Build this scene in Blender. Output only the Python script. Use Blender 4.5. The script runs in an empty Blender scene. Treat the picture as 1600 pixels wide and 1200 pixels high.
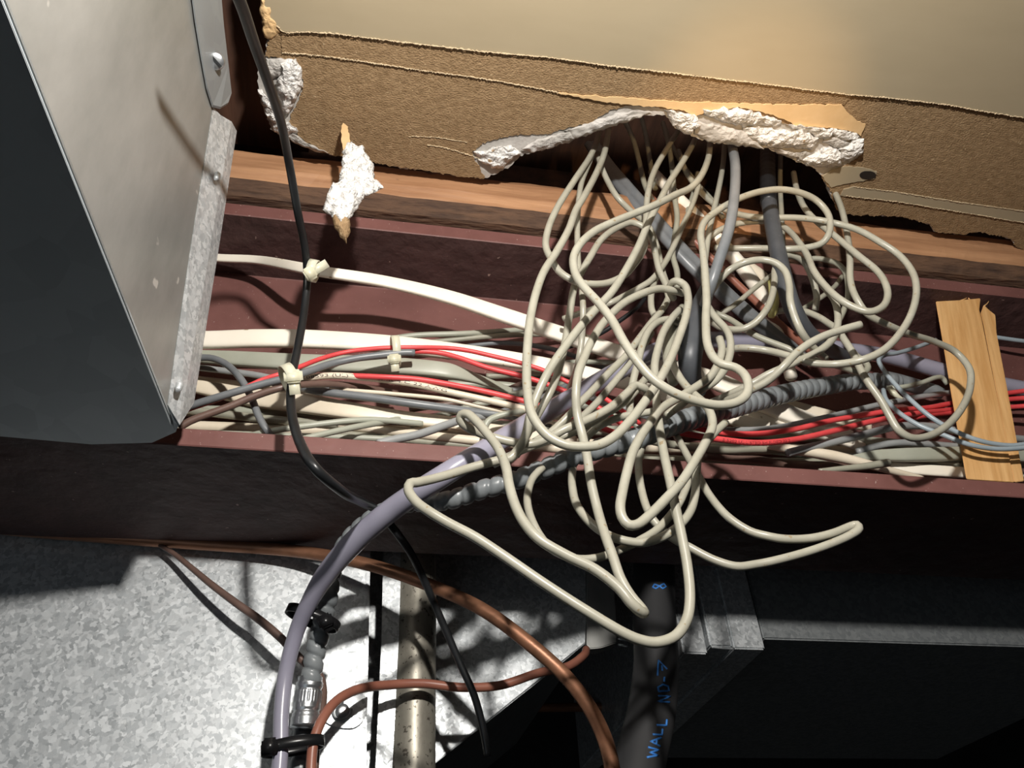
import bpy, bmesh, math, random
from mathutils import Vector, Matrix, noise
from mathutils.bvhtree import BVHTree

S = bpy.context.scene
C = S.collection
# ------------------------------------------------------------------ camera
F = 1200.0; H0 = 1.75            # focal length in pixels of a 1600 frame; camera height above the floor
def _axes():
    X = Vector((8000, -626, -F)).normalized()      # beam direction in camera axes
    uz = -math.sin(math.radians(40))
    r = math.sqrt(1-uz*uz); c = -uz*X.z; n = math.hypot(X.x, X.y); ph = math.atan2(X.y, X.x)
    for s in (1, -1):
        t = ph + s*math.acos(c/(r*n)); U = Vector((r*math.cos(t), r*math.sin(t), uz))
        if U.y > 0: break
    return X, U.cross(X), U
AX, AY, AZ = _axes()
M = Matrix((AX, AY, AZ))          # camera axes -> world
cam = bpy.data.objects.new('camera', bpy.data.cameras.new('camera')); C.objects.link(cam)
cam.data.sensor_width = 36; cam.data.lens = 36*F/1600
cam.data.clip_start = 0.01; cam.data.clip_end = 50
cam.matrix_world = Matrix.Translation((0, 0, H0)) @ M.to_4x4()
S.camera = cam
# ------------------------------------------------------------------ light
S.view_settings.view_transform = 'Standard'; S.view_settings.look = 'None'
S.view_settings.gamma = 1; S.view_settings.exposure = 0.0
S.view_settings.use_curve_mapping = False
w = bpy.data.worlds.new('World'); S.world = w; w.use_nodes = True
w.node_tree.nodes['Background'].inputs[0].default_value = (0.9, 1.0, 1.1, 1)
w.node_tree.nodes['Background'].inputs[1].default_value = 0.010
def lamp(name, loc, power, color, radius, kind='POINT', target=None, **kw):
    l = bpy.data.lights.new(name, kind); l.energy = power; l.color = color; l.shadow_soft_size = radius
    for k, v in kw.items(): setattr(l, k, v)
    o = bpy.data.objects.new(name, l); C.objects.link(o); o.location = Vector(loc)+Vector((0, 0, H0))
    if target: o.rotation_euler = (Vector(target)-Vector(loc)).to_track_quat('-Z', 'Y').to_euler()
    return o
# hand-held torch beside and above the camera
lamp('torch_light', (0.04, -0.09, 0.228), 8.6, (1.0, 0.955, 0.89), 0.009)
# added bluish fill from the lower left, standing in for unseen room light
lamp('room_fill_light', (-1.1, -1.2, -0.7), 1.6, (0.82, 0.93, 1.0), 0.1, 'AREA', (-0.15, 0.2, 0.2), size=1.0)
# warm light catching the broken edge of the board
lamp('warm_lamp_light', (0.10, -0.05, 0.02), 5.5, (1.0, 0.66, 0.34), 0.004, 'SPOT', (0.190, 0.222, 0.40), spot_size=math.radians(20), spot_blend=1.0)

# ------------------------------------------------------------------ geometry helpers
def ray(px, py): return M @ Vector(((px-800)/F, (600-py)/F, -1))
OFF = Vector((0, 0, H0))
def onY(px, py, Y): d = ray(px, py); return d*(Y/d.y) + OFF          # Y in metres
def onZ(px, py, Z): d = ray(px, py); return d*(Z/d.z) + OFF
def onX(px, py, X):                    # on the slightly skewed side of the near duct
    d = ray(px, py); return d*((X-.0667*.2755)/(d.x-.0667*d.y)) + OFF
def XA(y, X=-.0889): return X-.0667*(.2755-y)
def P3(x, y, z): return Vector((x, y, z)) + OFF

def link(name, me, mats, parent=None, smooth=True):
    o = bpy.data.objects.new(name, me)
    for m in (mats if isinstance(mats, (list, tuple)) else [mats]): me.materials.append(m)
    vs = me.vertices
    if len(vs) and parent is None:                     # origin at the thing
        c = Vector((0, 0, 0))
        for v in vs: c += v.co
        c /= len(vs)
        me.transform(Matrix.Translation(-c)); o.location = c
    elif parent is not None:
        off = Vector((0, 0, 0)); q = parent
        while q: off += q.location; q = q.parent
        me.transform(Matrix.Translation(-off))
    C.objects.link(o)
    if parent: o.parent = parent
    if smooth:
        for p in me.polygons: p.use_smooth = True
    return o
def tag(o, label=None, cat=None, group=None, kind=None):
    if label: o['label'] = label
    if cat: o['category'] = cat
    if group: o['group'] = group
    if kind: o['kind'] = kind
    return o
def empty(name, loc):
    o = bpy.data.objects.new(name, None); o.empty_display_size = .01; C.objects.link(o); o.location = loc; return o

def spline(ctrl, step=0.0015):
    """centripetal Catmull-Rom through [(Vector, w...)] -> resampled list of (Vector, radius)"""
    pts = [ctrl[0]] + list(ctrl) + [ctrl[-1]]
    pts[0] = (ctrl[0][0]*2-ctrl[1][0],) + tuple(ctrl[0][1:]); pts[-1] = (ctrl[-1][0]*2-ctrl[-2][0],) + tuple(ctrl[-1][1:])
    out = []
    for i in range(1, len(pts)-2):
        p0, p1, p2, p3 = (pts[i-1][0], pts[i][0], pts[i+1][0], pts[i+2][0])
        t0 = 0; t1 = t0+max((p1-p0).length**.5, 1e-4); t2 = t1+max((p2-p1).length**.5, 1e-4); t3 = t2+max((p3-p2).length**.5, 1e-4)
        n = max(2, int((p2-p1).length/step))
        for k in range(n):
            t = t1+(t2-t1)*k/n
            A1 = p0*((t1-t)/(t1-t0))+p1*((t-t0)/(t1-t0)); A2 = p1*((t2-t)/(t2-t1))+p2*((t-t1)/(t2-t1)); A3 = p2*((t3-t)/(t3-t2))+p3*((t-t2)/(t3-t2))
            B1 = A1*((t2-t)/(t2-t0))+A2*((t-t0)/(t2-t0)); B2 = A2*((t3-t)/(t3-t1))+A3*((t-t1)/(t3-t1))
            c = B1*((t2-t)/(t2-t1))+B2*((t-t1)/(t2-t1))
            u = k/n
            out.append((c,)+tuple(a*(1-u)+b*u for a, b in zip(pts[i][1:], pts[i+1][1:])))
    out.append(ctrl[-1])
    return out

def tube_mesh(samples, section=None, n=14, up=None, prof=None, cap=True, twist=0):
    """sweep. samples: (pos, r). section(theta)->(a,b) unit; up fixes the a-axis (flat cable)"""
    P = [s[0] for s in samples]; R = [s[1] for s in samples]; N = len(P)
    T = [(P[min(i+1, N-1)]-P[max(i-1, 0)]).normalized() for i in range(N)]
    a = Vector((0, 0, 1)) if abs(T[0].z) < .9 else Vector((1, 0, 0))
    a = (a-T[0]*a.dot(T[0])).normalized()
    verts = []; faces = []; s = 0
    for i in range(N):
        if i: s += (P[i]-P[i-1]).length
        if up is not None: a = (up-T[i]*up.dot(T[i])).normalized()
        else: a = (a-T[i]*a.dot(T[i])).normalized()
        b = T[i].cross(a)
        for k in range(n):
            th = 2*math.pi*k/n
            u, v = section(th) if section else (math.cos(th), math.sin(th))
            q = prof(s, th) if prof else 1
            verts.append(P[i]+(a*u+b*v)*R[i]*q)
    for i in range(N-1):
        for k in range(n):
            k2 = (k+1) % n
            faces.append((i*n+k, i*n+k2, (i+1)*n+k2, (i+1)*n+k))
    if cap:
        for i, sg in ((0, -1), (N-1, 1)):
            c = len(verts); verts.append(P[i]+T[i]*R[i]*.15*sg)
            for k in range(n):
                f = (i*n+k, i*n+(k+1) % n, c)
                faces.append(f if sg > 0 else f[::-1])
    me = bpy.data.meshes.new('tube'); me.from_pydata([tuple(v) for v in verts], [], faces)
    return me

def path(pts, r, Y=None):
    """pts: (px,py[,Ymm[,r_mm]]); missing Y is interpolated between given ones"""
    Ys = [(p[2] if len(p) > 2 else None) for p in pts]; n = len(pts)
    if Ys[0] is None: Ys[0] = next((y for y in Ys if y is not None), Y)
    if Ys[-1] is None: Ys[-1] = next((y for y in reversed(Ys) if y is not None), Y)
    d = [0]
    for i in range(1, n): d.append(d[-1]+math.hypot(pts[i][0]-pts[i-1][0], pts[i][1]-pts[i-1][1]))
    known = [i for i in range(n) if Ys[i] is not None]
    for a, b in zip(known, known[1:]):
        for i in range(a+1, b):
            u = (d[i]-d[a])/(d[b]-d[a]); u = u*u*(3-2*u); Ys[i] = Ys[a]*(1-u)+Ys[b]*u
    rs = [(p[3] if len(p) > 3 else r) for p in pts]
    return [(onY(p[0], p[1], y/1000), rr/1000) for p, y, rr in zip(pts, Ys, rs)]

PATHS = {}
GROUPS = {'beige_cable': 'beige cables of the hanging tangle', 'red_wire': 'red wires on the beam', 'background_cable': 'cables at the back of the beam tray', 'flat_cable': 'flat cables on the beam', 'grey_cable': 'grey cables', 'blue_grey_wire': 'pale blue-grey wires', 'thin_cable': 'thin cables on the beam', 'spiral_conduit': 'spiral conduits'}
def cable(name, label, pts, r, mat, cat='cable', group=None, Y=250, key=None, parent=None, **kw):
    s = spline(path(pts, r, Y), kw.pop('step', .0016))
    me = tube_mesh(s, **kw)
    o = link(name, me, mat, parent)
    if parent is None: tag(o, label, cat, group or GROUPS.get(name))
    elif label: tag(o, label)
    if key: PATHS[key] = (s, o)
    return o
def flat(w, t):
    """rounded flat section, w and t relative to r"""
    def f(th):
        c, s = math.cos(th), math.sin(th); e = .55
        return (w*math.copysign(abs(c)**e, c), t*math.copysign(abs(s)**e, s))
    return f

def poly_slab(name, px, z, thick, mat, parent=None, jag=.0006, seg=.0015, seed=0, plane='Z', bevel=0.0, sag=None):
    """polygon given in photo points, laid on a real horizontal plane z (m); jagged torn outline"""
    base = [onZ(x, y, z) for x, y in px] if plane == 'Z' else [onY(x, y, z) for x, y in px]
    rnd = random.Random(seed); out = []
    n = len(base)
    for i in range(n):
        a, b = base[i], base[(i+1) % n]; L = (b-a).length; k = max(1, min(220, int(L/seg)))
        for j in range(k):
            p = a.lerp(b, j/k)
            j1 = noise.noise(p*260+Vector((seed, 0, 0)))*jag*1.2 + noise.noise(p*900+Vector((0, seed, 0)))*jag + rnd.uniform(-.5, .5)*jag
            d = (b-a).normalized(); nrm = Vector((d.y, -d.x, 0)) if plane == 'Z' else Vector((d.z, 0, -d.x))
            out.append(p+nrm*j1)
    bm = bmesh.new()
    vs = [bm.verts.new(p) for p in out]
    f = bm.faces.new(vs)
    up = Vector((0, 0, 1)) if plane == 'Z' else Vector((0, 1, 0))
    ex = bmesh.ops.extrude_face_region(bm, geom=[f])
    nv = [g for g in ex['geom'] if isinstance(g, bmesh.types.BMVert)]
    for v in nv: v.co += up*thick
    bmesh.ops.triangulate(bm, faces=[f for f in bm.faces if len(f.verts) > 4])
    bmesh.ops.recalc_face_normals(bm, faces=bm.faces)
    me = bpy.data.meshes.new(name); bm.to_mesh(me); bm.free()
    return link(name, me, mat, parent, smooth=False)

def lump(name, px, depth, thick, mat, parent=None, seed=0, plane='Z', rings=26, nper=150, rough=.0012, bulge=None):
    """broken crumbly chunk: star-shaped outline in photo points, swelling towards the room"""
    pts = [onZ(x, y, depth) if plane == 'Z' else onY(x, y, depth) for x, y in px]
    n = len(pts); c = sum(pts, Vector())/n
    ds = [(pts[(i+1) % n]-pts[i]).length for i in range(n)]; tot = sum(ds)
    out = []
    for k in range(nper):
        t = tot*k/nper; i = 0
        while i < n-1 and t > ds[i]: t -= ds[i]; i += 1
        out.append(pts[i].lerp(pts[(i+1) % n], min(1, t/ds[i])))
    front = (bulge or Vector((0, -.55, -.83))).normalized()
    sv = Vector((seed*3.1, seed*1.7, seed*.9))
    verts = []; faces = []
    def disp(p, a):
        h = noise.fractal(p*230+sv, .75, 2.2, 6)*1.0 + noise.noise(p*70+sv)*.8
        cell = noise.voronoi(p*120+sv)[0][0]
        return a*(h + (cell-.4)*1.2)
    for side in (1, -1):
        for r in range(rings+1):
            u = r/rings; hgt = (1-u**3.2)**.6 if u < 1 else 0
            for k in range(nper):
                p = c.lerp(out[k], u)
                e = rough*1.2*u
                q = p+Vector((noise.noise(p*300+sv), noise.noise(p*300+sv*2+Vector((5, 5, 5))), noise.noise(p*300-sv)))*e
                if side == 1: q = q+front*(thick*hgt*(.62+.38*noise.noise(p*55+sv))) + front*disp(p, rough)*(1-u**6)
                else: q = q-front*thick*.35*hgt
                verts.append(q)
    W = nper; B = (rings+1)*nper
    for s, o in ((0, 0), (1, B)):
        for r in range(rings):
            for k in range(W):
                k2 = (k+1) % W; f = (o+r*W+k, o+r*W+k2, o+(r+1)*W+k2, o+(r+1)*W+k)
                faces.append(f if s == 0 else f[::-1])
    me = bpy.data.meshes.new(name); me.from_pydata([tuple(v) for v in verts], [], faces)
    bm = bmesh.new(); bm.from_mesh(me); bmesh.ops.remove_doubles(bm, verts=bm.verts, dist=.00004); bmesh.ops.recalc_face_normals(bm, faces=bm.faces); bm.to_mesh(me); bm.free()
    return link(name, me, mat, parent, smooth=True)

def box_mesh(corners8=None, lo=None, hi=None, bev=0):
    bm = bmesh.new()
    if corners8 is None:
        (x0, y0, z0), (x1, y1, z1) = lo, hi
        corners8 = [P3(x, y, z) for z in (z0, z1) for x, y in ((x0, y0), (x1, y0), (x1, y1), (x0, y1))]
    v = [bm.verts.new(p) for p in corners8]
    for f in ((0, 1, 2, 3), (4, 5, 6, 7), (0, 1, 5, 4), (1, 2, 6, 5), (2, 3, 7, 6), (3, 0, 4, 7)): bm.faces.new([v[i] for i in f])
    bmesh.ops.recalc_face_normals(bm, faces=bm.faces)
    if bev: bmesh.ops.bevel(bm, geom=bm.edges[:], offset=bev, segments=2, affect='EDGES')
    me = bpy.data.meshes.new('box'); bm.to_mesh(me); bm.free(); return me
def prism_mesh(pts, ext, bev=0):
    """closed 3D polygon extruded by vector ext"""
    bm = bmesh.new(); v = [bm.verts.new(p) for p in pts]; f = bm.faces.new(v)
    ex = bmesh.ops.extrude_face_region(bm, geom=[f])
    for g in ex['geom']:
        if isinstance(g, bmesh.types.BMVert): g.co += ext
    bmesh.ops.recalc_face_normals(bm, faces=bm.faces)
    if bev: bmesh.ops.bevel(bm, geom=bm.edges[:], offset=bev, segments=2, affect='EDGES')
    me = bpy.data.meshes.new('prism'); bm.to_mesh(me); bm.free(); return me
def join_meshes(ms):
    bm = bmesh.new()
    for m in ms: bm.from_mesh(m)
    me = bpy.data.meshes.new('joined'); bm.to_mesh(me); bm.free(); return me

# ------------------------------------------------------------------ materials
def mat(name, col, rough=.5, metal=0, col2=None, nscale=60, detail=4, stretch=(1, 1, 1), bump=0, bscale=None, bdist=.001,
        speck=None, speck_scale=300, speck_amt=.1, contrast=(.35, .65), spec=.5, coat=0, trans=0, wave=None, sss=0):
    m = bpy.data.materials.new(name); m.use_nodes = True; nt = m.node_tree; N = nt.nodes; L = nt.links
    b = N['Principled BSDF']; b.inputs['Roughness'].default_value = rough; b.inputs['Metallic'].default_value = metal
    b.inputs['Specular IOR Level'].default_value = spec; b.inputs['Coat Weight'].default_value = coat
    b.inputs['Transmission Weight'].default_value = trans
    if sss: b.inputs['Subsurface Weight'].default_value = sss; b.inputs['Subsurface Radius'].default_value = (.004, .0035, .003); b.inputs['Subsurface Scale'].default_value = 1
    tc = N.new('ShaderNodeTexCoord'); mp = N.new('ShaderNodeMapping'); mp.inputs['Scale'].default_value = stretch
    L.new(tc.outputs['Object'], mp.inputs[0])
    nz = N.new('ShaderNodeTexNoise'); nz.inputs['Scale'].default_value = nscale; nz.inputs['Detail'].default_value = detail; nz.inputs['Roughness'].default_value = .62
    L.new(mp.outputs[0], nz.inputs[0])
    rp = N.new('ShaderNodeValToRGB'); rp.color_ramp.elements[0].position = contrast[0]; rp.color_ramp.elements[1].position = contrast[1]
    c2 = col2 or tuple(x*.85 for x in col)
    rp.color_ramp.elements[0].color = (*c2, 1); rp.color_ramp.elements[1].color = (*col, 1)
    src = nz.outputs[0]
    if wave:
        wv = N.new('ShaderNodeTexWave'); wv.inputs['Scale'].default_value = wave[0]; wv.inputs['Distortion'].default_value = wave[1]; wv.inputs['Detail'].default_value = 3
        wv.inputs['Detail Scale'].default_value = 1.5; wv.bands_direction = wave[2]
        L.new(mp.outputs[0], wv.inputs[0])
        mx0 = N.new('ShaderNodeMath'); mx0.operation = 'MULTIPLY_ADD'; L.new(wv.outputs['Fac'], mx0.inputs[0]); mx0.inputs[1].default_value = .45
        ms = N.new('ShaderNodeMath'); ms.operation = 'MULTIPLY'; L.new(nz.outputs[0], ms.inputs[0]); ms.inputs[1].default_value = .6
        L.new(ms.outputs[0], mx0.inputs[2]); src = mx0.outputs[0]
    L.new(src, rp.inputs[0]); out = rp.outputs[0]
    if speck:
        s2 = N.new('ShaderNodeTexNoise'); s2.inputs['Scale'].default_value = speck_scale; s2.inputs['Detail'].default_value = 2
        L.new(tc.outputs['Object'], s2.inputs[0])
        r2 = N.new('ShaderNodeValToRGB'); r2.color_ramp.elements[0].position = .62-speck_amt; r2.color_ramp.elements[1].position = .66-speck_amt*.9
        r2.color_ramp.elements[0].color = (0, 0, 0, 1); r2.color_ramp.elements[1].color = (1, 1, 1, 1)
        L.new(s2.outputs[0], r2.inputs[0])
        mx = N.new('ShaderNodeMixRGB'); L.new(r2.outputs[0], mx.inputs[0]); L.new(out, mx.inputs[1]); mx.inputs[2].default_value = (*speck, 1); out = mx.outputs[0]
    L.new(out, b.inputs['Base Color'])
    if bump:
        bn = N.new('ShaderNodeTexNoise'); bn.inputs['Scale'].default_value = bscale or nscale*3; bn.inputs['Detail'].default_value = 5
        L.new(mp.outputs[0], bn.inputs[0])
        bp = N.new('ShaderNodeBump'); bp.inputs['Strength'].default_value = bump; bp.inputs['Distance'].default_value = bdist
        L.new(bn.outputs[0], bp.inputs['Height']); L.new(bp.outputs[0], b.inputs['Normal'])
    return m
def galvanised(name, base=(.78, .81, .83), dark=(.50, .53, .55), scale=520, rough=(.34, .55), metal=.5, bump=.15):
    m = bpy.data.materials.new(name); m.use_nodes = True; nt = m.node_tree; N = nt.nodes; L = nt.links
    b = N['Principled BSDF']; b.inputs['Metallic'].default_value = metal
    tc = N.new('ShaderNodeTexCoord'); vo = N.new('ShaderNodeTexVoronoi'); vo.inputs['Scale'].default_value = scale
    nz = N.new('ShaderNodeTexNoise'); nz.inputs['Scale'].default_value = scale*.5; nz.inputs['Detail'].default_value = 3
    ad = N.new('ShaderNodeMixRGB'); ad.inputs[0].default_value = .006; ad.blend_type = 'ADD'
    L.new(tc.outputs['Object'], nz.inputs[0]); L.new(tc.outputs['Object'], ad.inputs[1]); L.new(nz.outputs['Color'], ad.inputs[2]); L.new(ad.outputs[0], vo.inputs[0])
    sp = N.new('ShaderNodeSeparateColor'); L.new(vo.outputs['Color'], sp.inputs[0])
    rp = N.new('ShaderNodeValToRGB'); rp.color_ramp.elements[0].color = (*dark, 1); rp.color_ramp.elements[1].color = (*base, 1)
    rp.color_ramp.elements[0].position = .1; rp.color_ramp.elements[1].position = .9
    L.new(sp.outputs[0], rp.inputs[0]); L.new(rp.outputs[0], b.inputs['Base Color'])
    mr = N.new('ShaderNodeMapRange'); mr.inputs[3].default_value = rough[0]; mr.inputs[4].default_value = rough[1]
    L.new(sp.outputs[1], mr.inputs[0]); L.new(mr.outputs[0], b.inputs['Roughness'])
    bp = N.new('ShaderNodeBump'); bp.inputs['Strength'].default_value = bump; bp.inputs['Distance'].default_value = .0006
    L.new(sp.outputs[2], bp.inputs['Height']); L.new(bp.outputs[0], b.inputs['Normal'])
    return m
BEIGE = mat('beige_jacket', (.40, .385, .315), .34, col2=(.345, .33, .265), nscale=90, speck=(.30, .24, .15), speck_scale=420, speck_amt=-.06, bump=.08, bscale=500, bdist=.0003)
BEIGE2 = mat('beige_jacket_greyer', (.34, .33, .265), .36, col2=(.29, .285, .225), nscale=90, bump=.06, bscale=500, bdist=.0003)
CREAM = mat('cream_jacket', (.80, .71, .57), .42, col2=(.72, .63, .49), nscale=60)
WHITE = mat('white_jacket', (.95, .89, .78), .42, col2=(.90, .83, .70), nscale=25, speck=(.45, .36, .24), speck_scale=130, speck_amt=-.10, bump=.05, bscale=200)
SAGE = mat('sage_jacket', (.40, .41, .34), .4, col2=(.36, .37, .30), nscale=60)
GREY = mat('grey_jacket', (.20, .21, .22), .36, col2=(.16, .17, .18), nscale=80, bump=.05, bscale=400, bdist=.0003)
LGREY = mat('light_grey_jacket', (.33, .34, .34), .35, col2=(.28, .29, .29), nscale=80)
BLUEGREY = mat('blue_grey_jacket', (.36, .42, .46), .32, col2=(.31, .37, .41), nscale=80)
DGREY = mat('dark_grey_jacket', (.075, .08, .09), .45, col2=(.055, .06, .068), nscale=60, bump=.08, bscale=200, bdist=.0005, speck=(.3, .3, .3), speck_scale=900, speck_amt=-.12)
BLACK = mat('black_jacket', (.016, .017, .019), .34, col2=(.011, .012, .013), nscale=80, bump=.06, bscale=300, bdist=.0004)
RED = mat('red_jacket', (.78, .085, .09), .42, col2=(.68, .065, .07), nscale=90)
BROWN = mat('brown_jacket', (.17, .105, .085), .4, col2=(.13, .08, .065), nscale=80)
PINKBR = mat('pink_brown_jacket', (.34, .135, .09), .38, col2=(.29, .11, .075), nscale=60)
LAV = mat('lavender_tube', (.34, .33, .41), .28, col2=(.30, .29, .37), nscale=30, coat=.25)
COPPER = mat('copper', (.40, .19, .11), .42, .55, col2=(.22, .105, .06), nscale=30, stretch=(1, 3, 3), bump=.1, bscale=120)
SPIRAL = mat('grey_vinyl_spiral', (.25, .27, .28), .34, col2=(.17, .185, .195), nscale=60, speck=(.35, .36, .36), speck_scale=500, speck_amt=-.12, bump=.15, bscale=300, bdist=.0005)
TUBE = mat('smoky_grey_tube', (.038, .038, .04), .55, col2=(.028, .028, .03), nscale=14, bump=.05, bscale=60)
INK = mat('blue_marker_ink', (.05, .24, .70), .6)
PRINT = mat('dark_print', (.12, .09, .08), .6)
PRINTR = mat('dark_red_print', (.16, .01, .015), .6)
NYLON = mat('natural_nylon', (.72, .70, .55), .32, col2=(.66, .63, .46), nscale=80, sss=.3)
BNYLON = mat('black_nylon', (.012, .012, .013), .3)
YELLOW = mat('yellow_plastic', (.68, .62, .24), .35)
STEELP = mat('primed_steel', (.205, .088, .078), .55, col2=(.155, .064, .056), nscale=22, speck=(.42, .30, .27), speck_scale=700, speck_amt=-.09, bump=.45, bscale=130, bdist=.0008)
SCALE_SHADE = mat('flaky_paint_shade', (.075, .036, .033), .62, col2=(.05, .024, .022), nscale=40, speck=(.30, .2, .17), speck_scale=240, speck_amt=-.11, bump=1.0, bscale=90, bdist=.0022)
WOODP = mat('orange_brown_pine', (.50, .27, .14), .62, col2=(.30, .145, .07), nscale=26, stretch=(.5, 6, 6), contrast=(.3, .72), bump=.5, bscale=70, bdist=.0012, speck=(.11, .05, .03), speck_scale=45, speck_amt=-.09)
WOODB = mat('pale_pine', (.82, .50, .22), .5, col2=(.62, .33, .12), nscale=55, detail=6, stretch=(3, 3, .22), contrast=(.35, .62), bump=.35, bscale=90)
WOODD = mat('dark_stained_wood', (.11, .05, .03), .7, col2=(.05, .024, .015), nscale=30, stretch=(3, .3, 3), bump=.4)
PAINT = mat('painted_beige_paper', (.415, .34, .228), .5, col2=(.385, .315, .208), nscale=8, stretch=(1, 3, 1), bump=.10, bscale=70, bdist=.0006, speck=(.2, .15, .08), speck_scale=110, speck_amt=-.19)
TORN = mat('torn_brown_paper', (.385, .26, .145), .9, col2=(.235, .15, .078), nscale=260, detail=8, stretch=(1, 1.5, 1), contrast=(.3, .68), bump=1.0, bscale=850, bdist=.0009, spec=.1, speck=(.52, .38, .23), speck_scale=520, speck_amt=-.09)
FRAY = mat('frayed_fibres', (.66, .52, .34), .9, spec=.1)
FLAP = mat('smooth_inner_paper', (.72, .50, .27), .75, col2=(.66, .44, .22), nscale=50, bump=.3, bscale=200, bdist=.0006, spec=.2)
GYPS = mat('white_gypsum', (.84, .82, .79), .85, col2=(.58, .55, .52), nscale=230, contrast=(.33, .52), bump=1.0, bscale=520, bdist=.0022, spec=.2, speck=(.5, .34, .2), speck_scale=150, speck_amt=-.10)
GYPSD = mat('grey_gypsum', (.55, .52, .49), .9, col2=(.40, .38, .35), nscale=70, bump=.6, bscale=260, bdist=.0010, spec=.2)  # greyer version of the gypsum colour
GALV = galvanised('spangled_galvanised_steel')
GALVS = mat('dull_galvanised_steel', (.52, .52, .50), .40, .55, col2=(.33, .335, .32), nscale=26, detail=7, stretch=(1, 1, .45), contrast=(.3, .72), bump=.05, bscale=60, speck=(.75, .74, .70), speck_scale=90, speck_amt=-.10)
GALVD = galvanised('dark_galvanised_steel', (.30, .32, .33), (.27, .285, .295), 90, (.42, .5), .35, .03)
GALVN = galvanised('near_duct_steel', (.60, .64, .66), (.54, .58, .60), 60, (.5, .6), .15, .02)
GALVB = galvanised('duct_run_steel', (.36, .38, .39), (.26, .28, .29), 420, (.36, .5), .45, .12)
PIPEM = mat('mottled_steel_pipe', (.42, .395, .33), .42, .5, col2=(.27, .25, .21), nscale=90, detail=7, stretch=(1, 1, .6), speck=(.12, .105, .085), speck_scale=420, speck_amt=.0, bump=.1)
CAST = mat('zinc_fitting', (.66, .68, .70), .3, .9, col2=(.5, .52, .54), nscale=120, bump=.1)
DARK = mat('dark_basement_wall', (.05, .05, .048), .9, col2=(.025, .025, .024), nscale=9)
CONC = mat('concrete', (.22, .21, .2), .9, nscale=6)

# ------------------------------------------------------------------ the setting
o = link('wall_back', box_mesh(lo=(-2.5, 1.9, -H0), hi=(2.5, 2.0, .66)), DARK, smooth=False); tag(o, kind='structure')
o = link('floor', box_mesh(lo=(-2.5, -1.5, -H0-.1), hi=(2.5, 2.0, -H0)), CONC, smooth=False); tag(o, kind='structure')
# boards of the floor above, closing the cavity
o = link('ceiling_boards', box_mesh(lo=(-2.5, -1.5, .66), hi=(2.5, 2.0, .68)), WOODD, smooth=False); tag(o, kind='structure')
# ceiling: gypsum board with torn paper
ZC = .405
core = [(398, -90), (408, 0), (412, 20), (411, 45), (418, 62), (408, 100), (401, 138), (408, 158), (415, 178), (425, 205), (443, 214), (460, 224), (485, 231), (520, 242), (555, 248), (590, 255), (625, 262), (660, 266), (695, 271), (730, 276), (761, 278), (782, 268),
        (800, 258), (812, 243), (850, 234), (892, 221), (930, 205), (976, 192), (1004, 181), (1039, 180), (1052, 198), (1077, 211), (1109, 221), (1151, 226), (1195, 232), (1220, 240), (1246, 251), (1275, 264), (1292, 285), (1306, 322), (1313, 332),
        (1334, 336), (1376, 336), (1411, 339), (1453, 350), (1462, 362), (1502, 366), (1530, 362), (1565, 369), (1583, 374), (1588, 384), (1600, 392), (1700, 412), (1760, -160)]
ceil = poly_slab('ceiling', core, ZC, .012, GYPSD, None, jag=.0009, seed=3); tag(ceil, kind='structure')
brown = [(399, -90), (408, 0), (412, 20), (411, 45), (420, 62), (414, 88), (440, 92), (462, 96), (474, 128), (470, 152), (455, 180), (450, 196), (478, 222), (500, 238), (520, 243), (555, 248), (590, 255.5), (625, 262), (660, 266.5), (695, 271.5), (730, 276.5), (758, 278), (742, 250), (738, 236),
         (760, 222), (790, 214), (815, 210), (850, 211), (885, 201), (920, 192), (955, 172), (990, 164), (1040, 169), (1085, 180), (1150, 175), (1190, 184), (1230, 196), (1300, 205), (1346, 215), (1345, 245), (1325, 258), (1300, 270), (1283, 275), (1296, 295), (1306, 322), (1313, 332.5),
         (1334, 336.5), (1376, 336.5), (1411, 339.5), (1453, 350.5), (1462, 362.5), (1502, 366.5), (1530, 362.5), (1565, 369.5), (1583, 374.5), (1588, 384.5), (1600, 392.5), (1700, 412), (1760, -160)]
o = poly_slab('torn_paper', brown, ZC-.0008, .0008, TORN, ceil, jag=.0008, seg=.0010, seed=5); tag(o, 'fuzzy brown torn paper layer')
mid = [(440, 40), (440, 82), (500, 87), (560, 95), (620, 104), (660, 110), (720, 118), (780, 127), (850, 140), (900, 150), (950, 158), (1000, 163), (1040, 158), (1180, 163), (1320, 164), (1332, 145), (1200, 100), (800, 60)]
o = poly_slab('torn_paper', mid, ZC-.0014, .0007, TORN, ceil, jag=.0006, seg=.0009, seed=8); tag(o, 'second layer of torn brown paper, stepping down to the painted face')
low = [(760, 247), (700, 232), (640, 215), (668, 214), (740, 228), (790, 246), (764, 276)]
strip = [(1313, 306), (1345, 309), (1400, 315), (1480, 328), (1600, 348), (1720, 368), (1720, 352), (1600, 330), (1500, 316), (1400, 300), (1334, 292), (1318, 296)]
o = poly_slab('paper_strip', strip, ZC-.0014, .0006, PAINT, ceil, jag=.0003, seed=9); tag(o, 'beige painted strip of paper left by the hole')
strip2 = [(1285, 275), (1300, 266), (1320, 260), (1350, 262), (1370, 268), (1366, 280), (1340, 284), (1318, 288), (1299, 293), (1290, 284)]
o = poly_slab('paper_strip', strip2, ZC-.0014, .0006, PAINT, ceil, jag=.0003, seed=10); tag(o, 'pale scrap of painted paper with an oval nail hole')
hole = [(1343+13*math.cos(a)+13, 274+6.5*math.sin(a)) for a in [i*math.pi/10 for i in range(20)]]
o = poly_slab('nail_hole', hole, ZC-.0017, .0005, BLACK, ceil, jag=.0001, seed=11)
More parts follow.
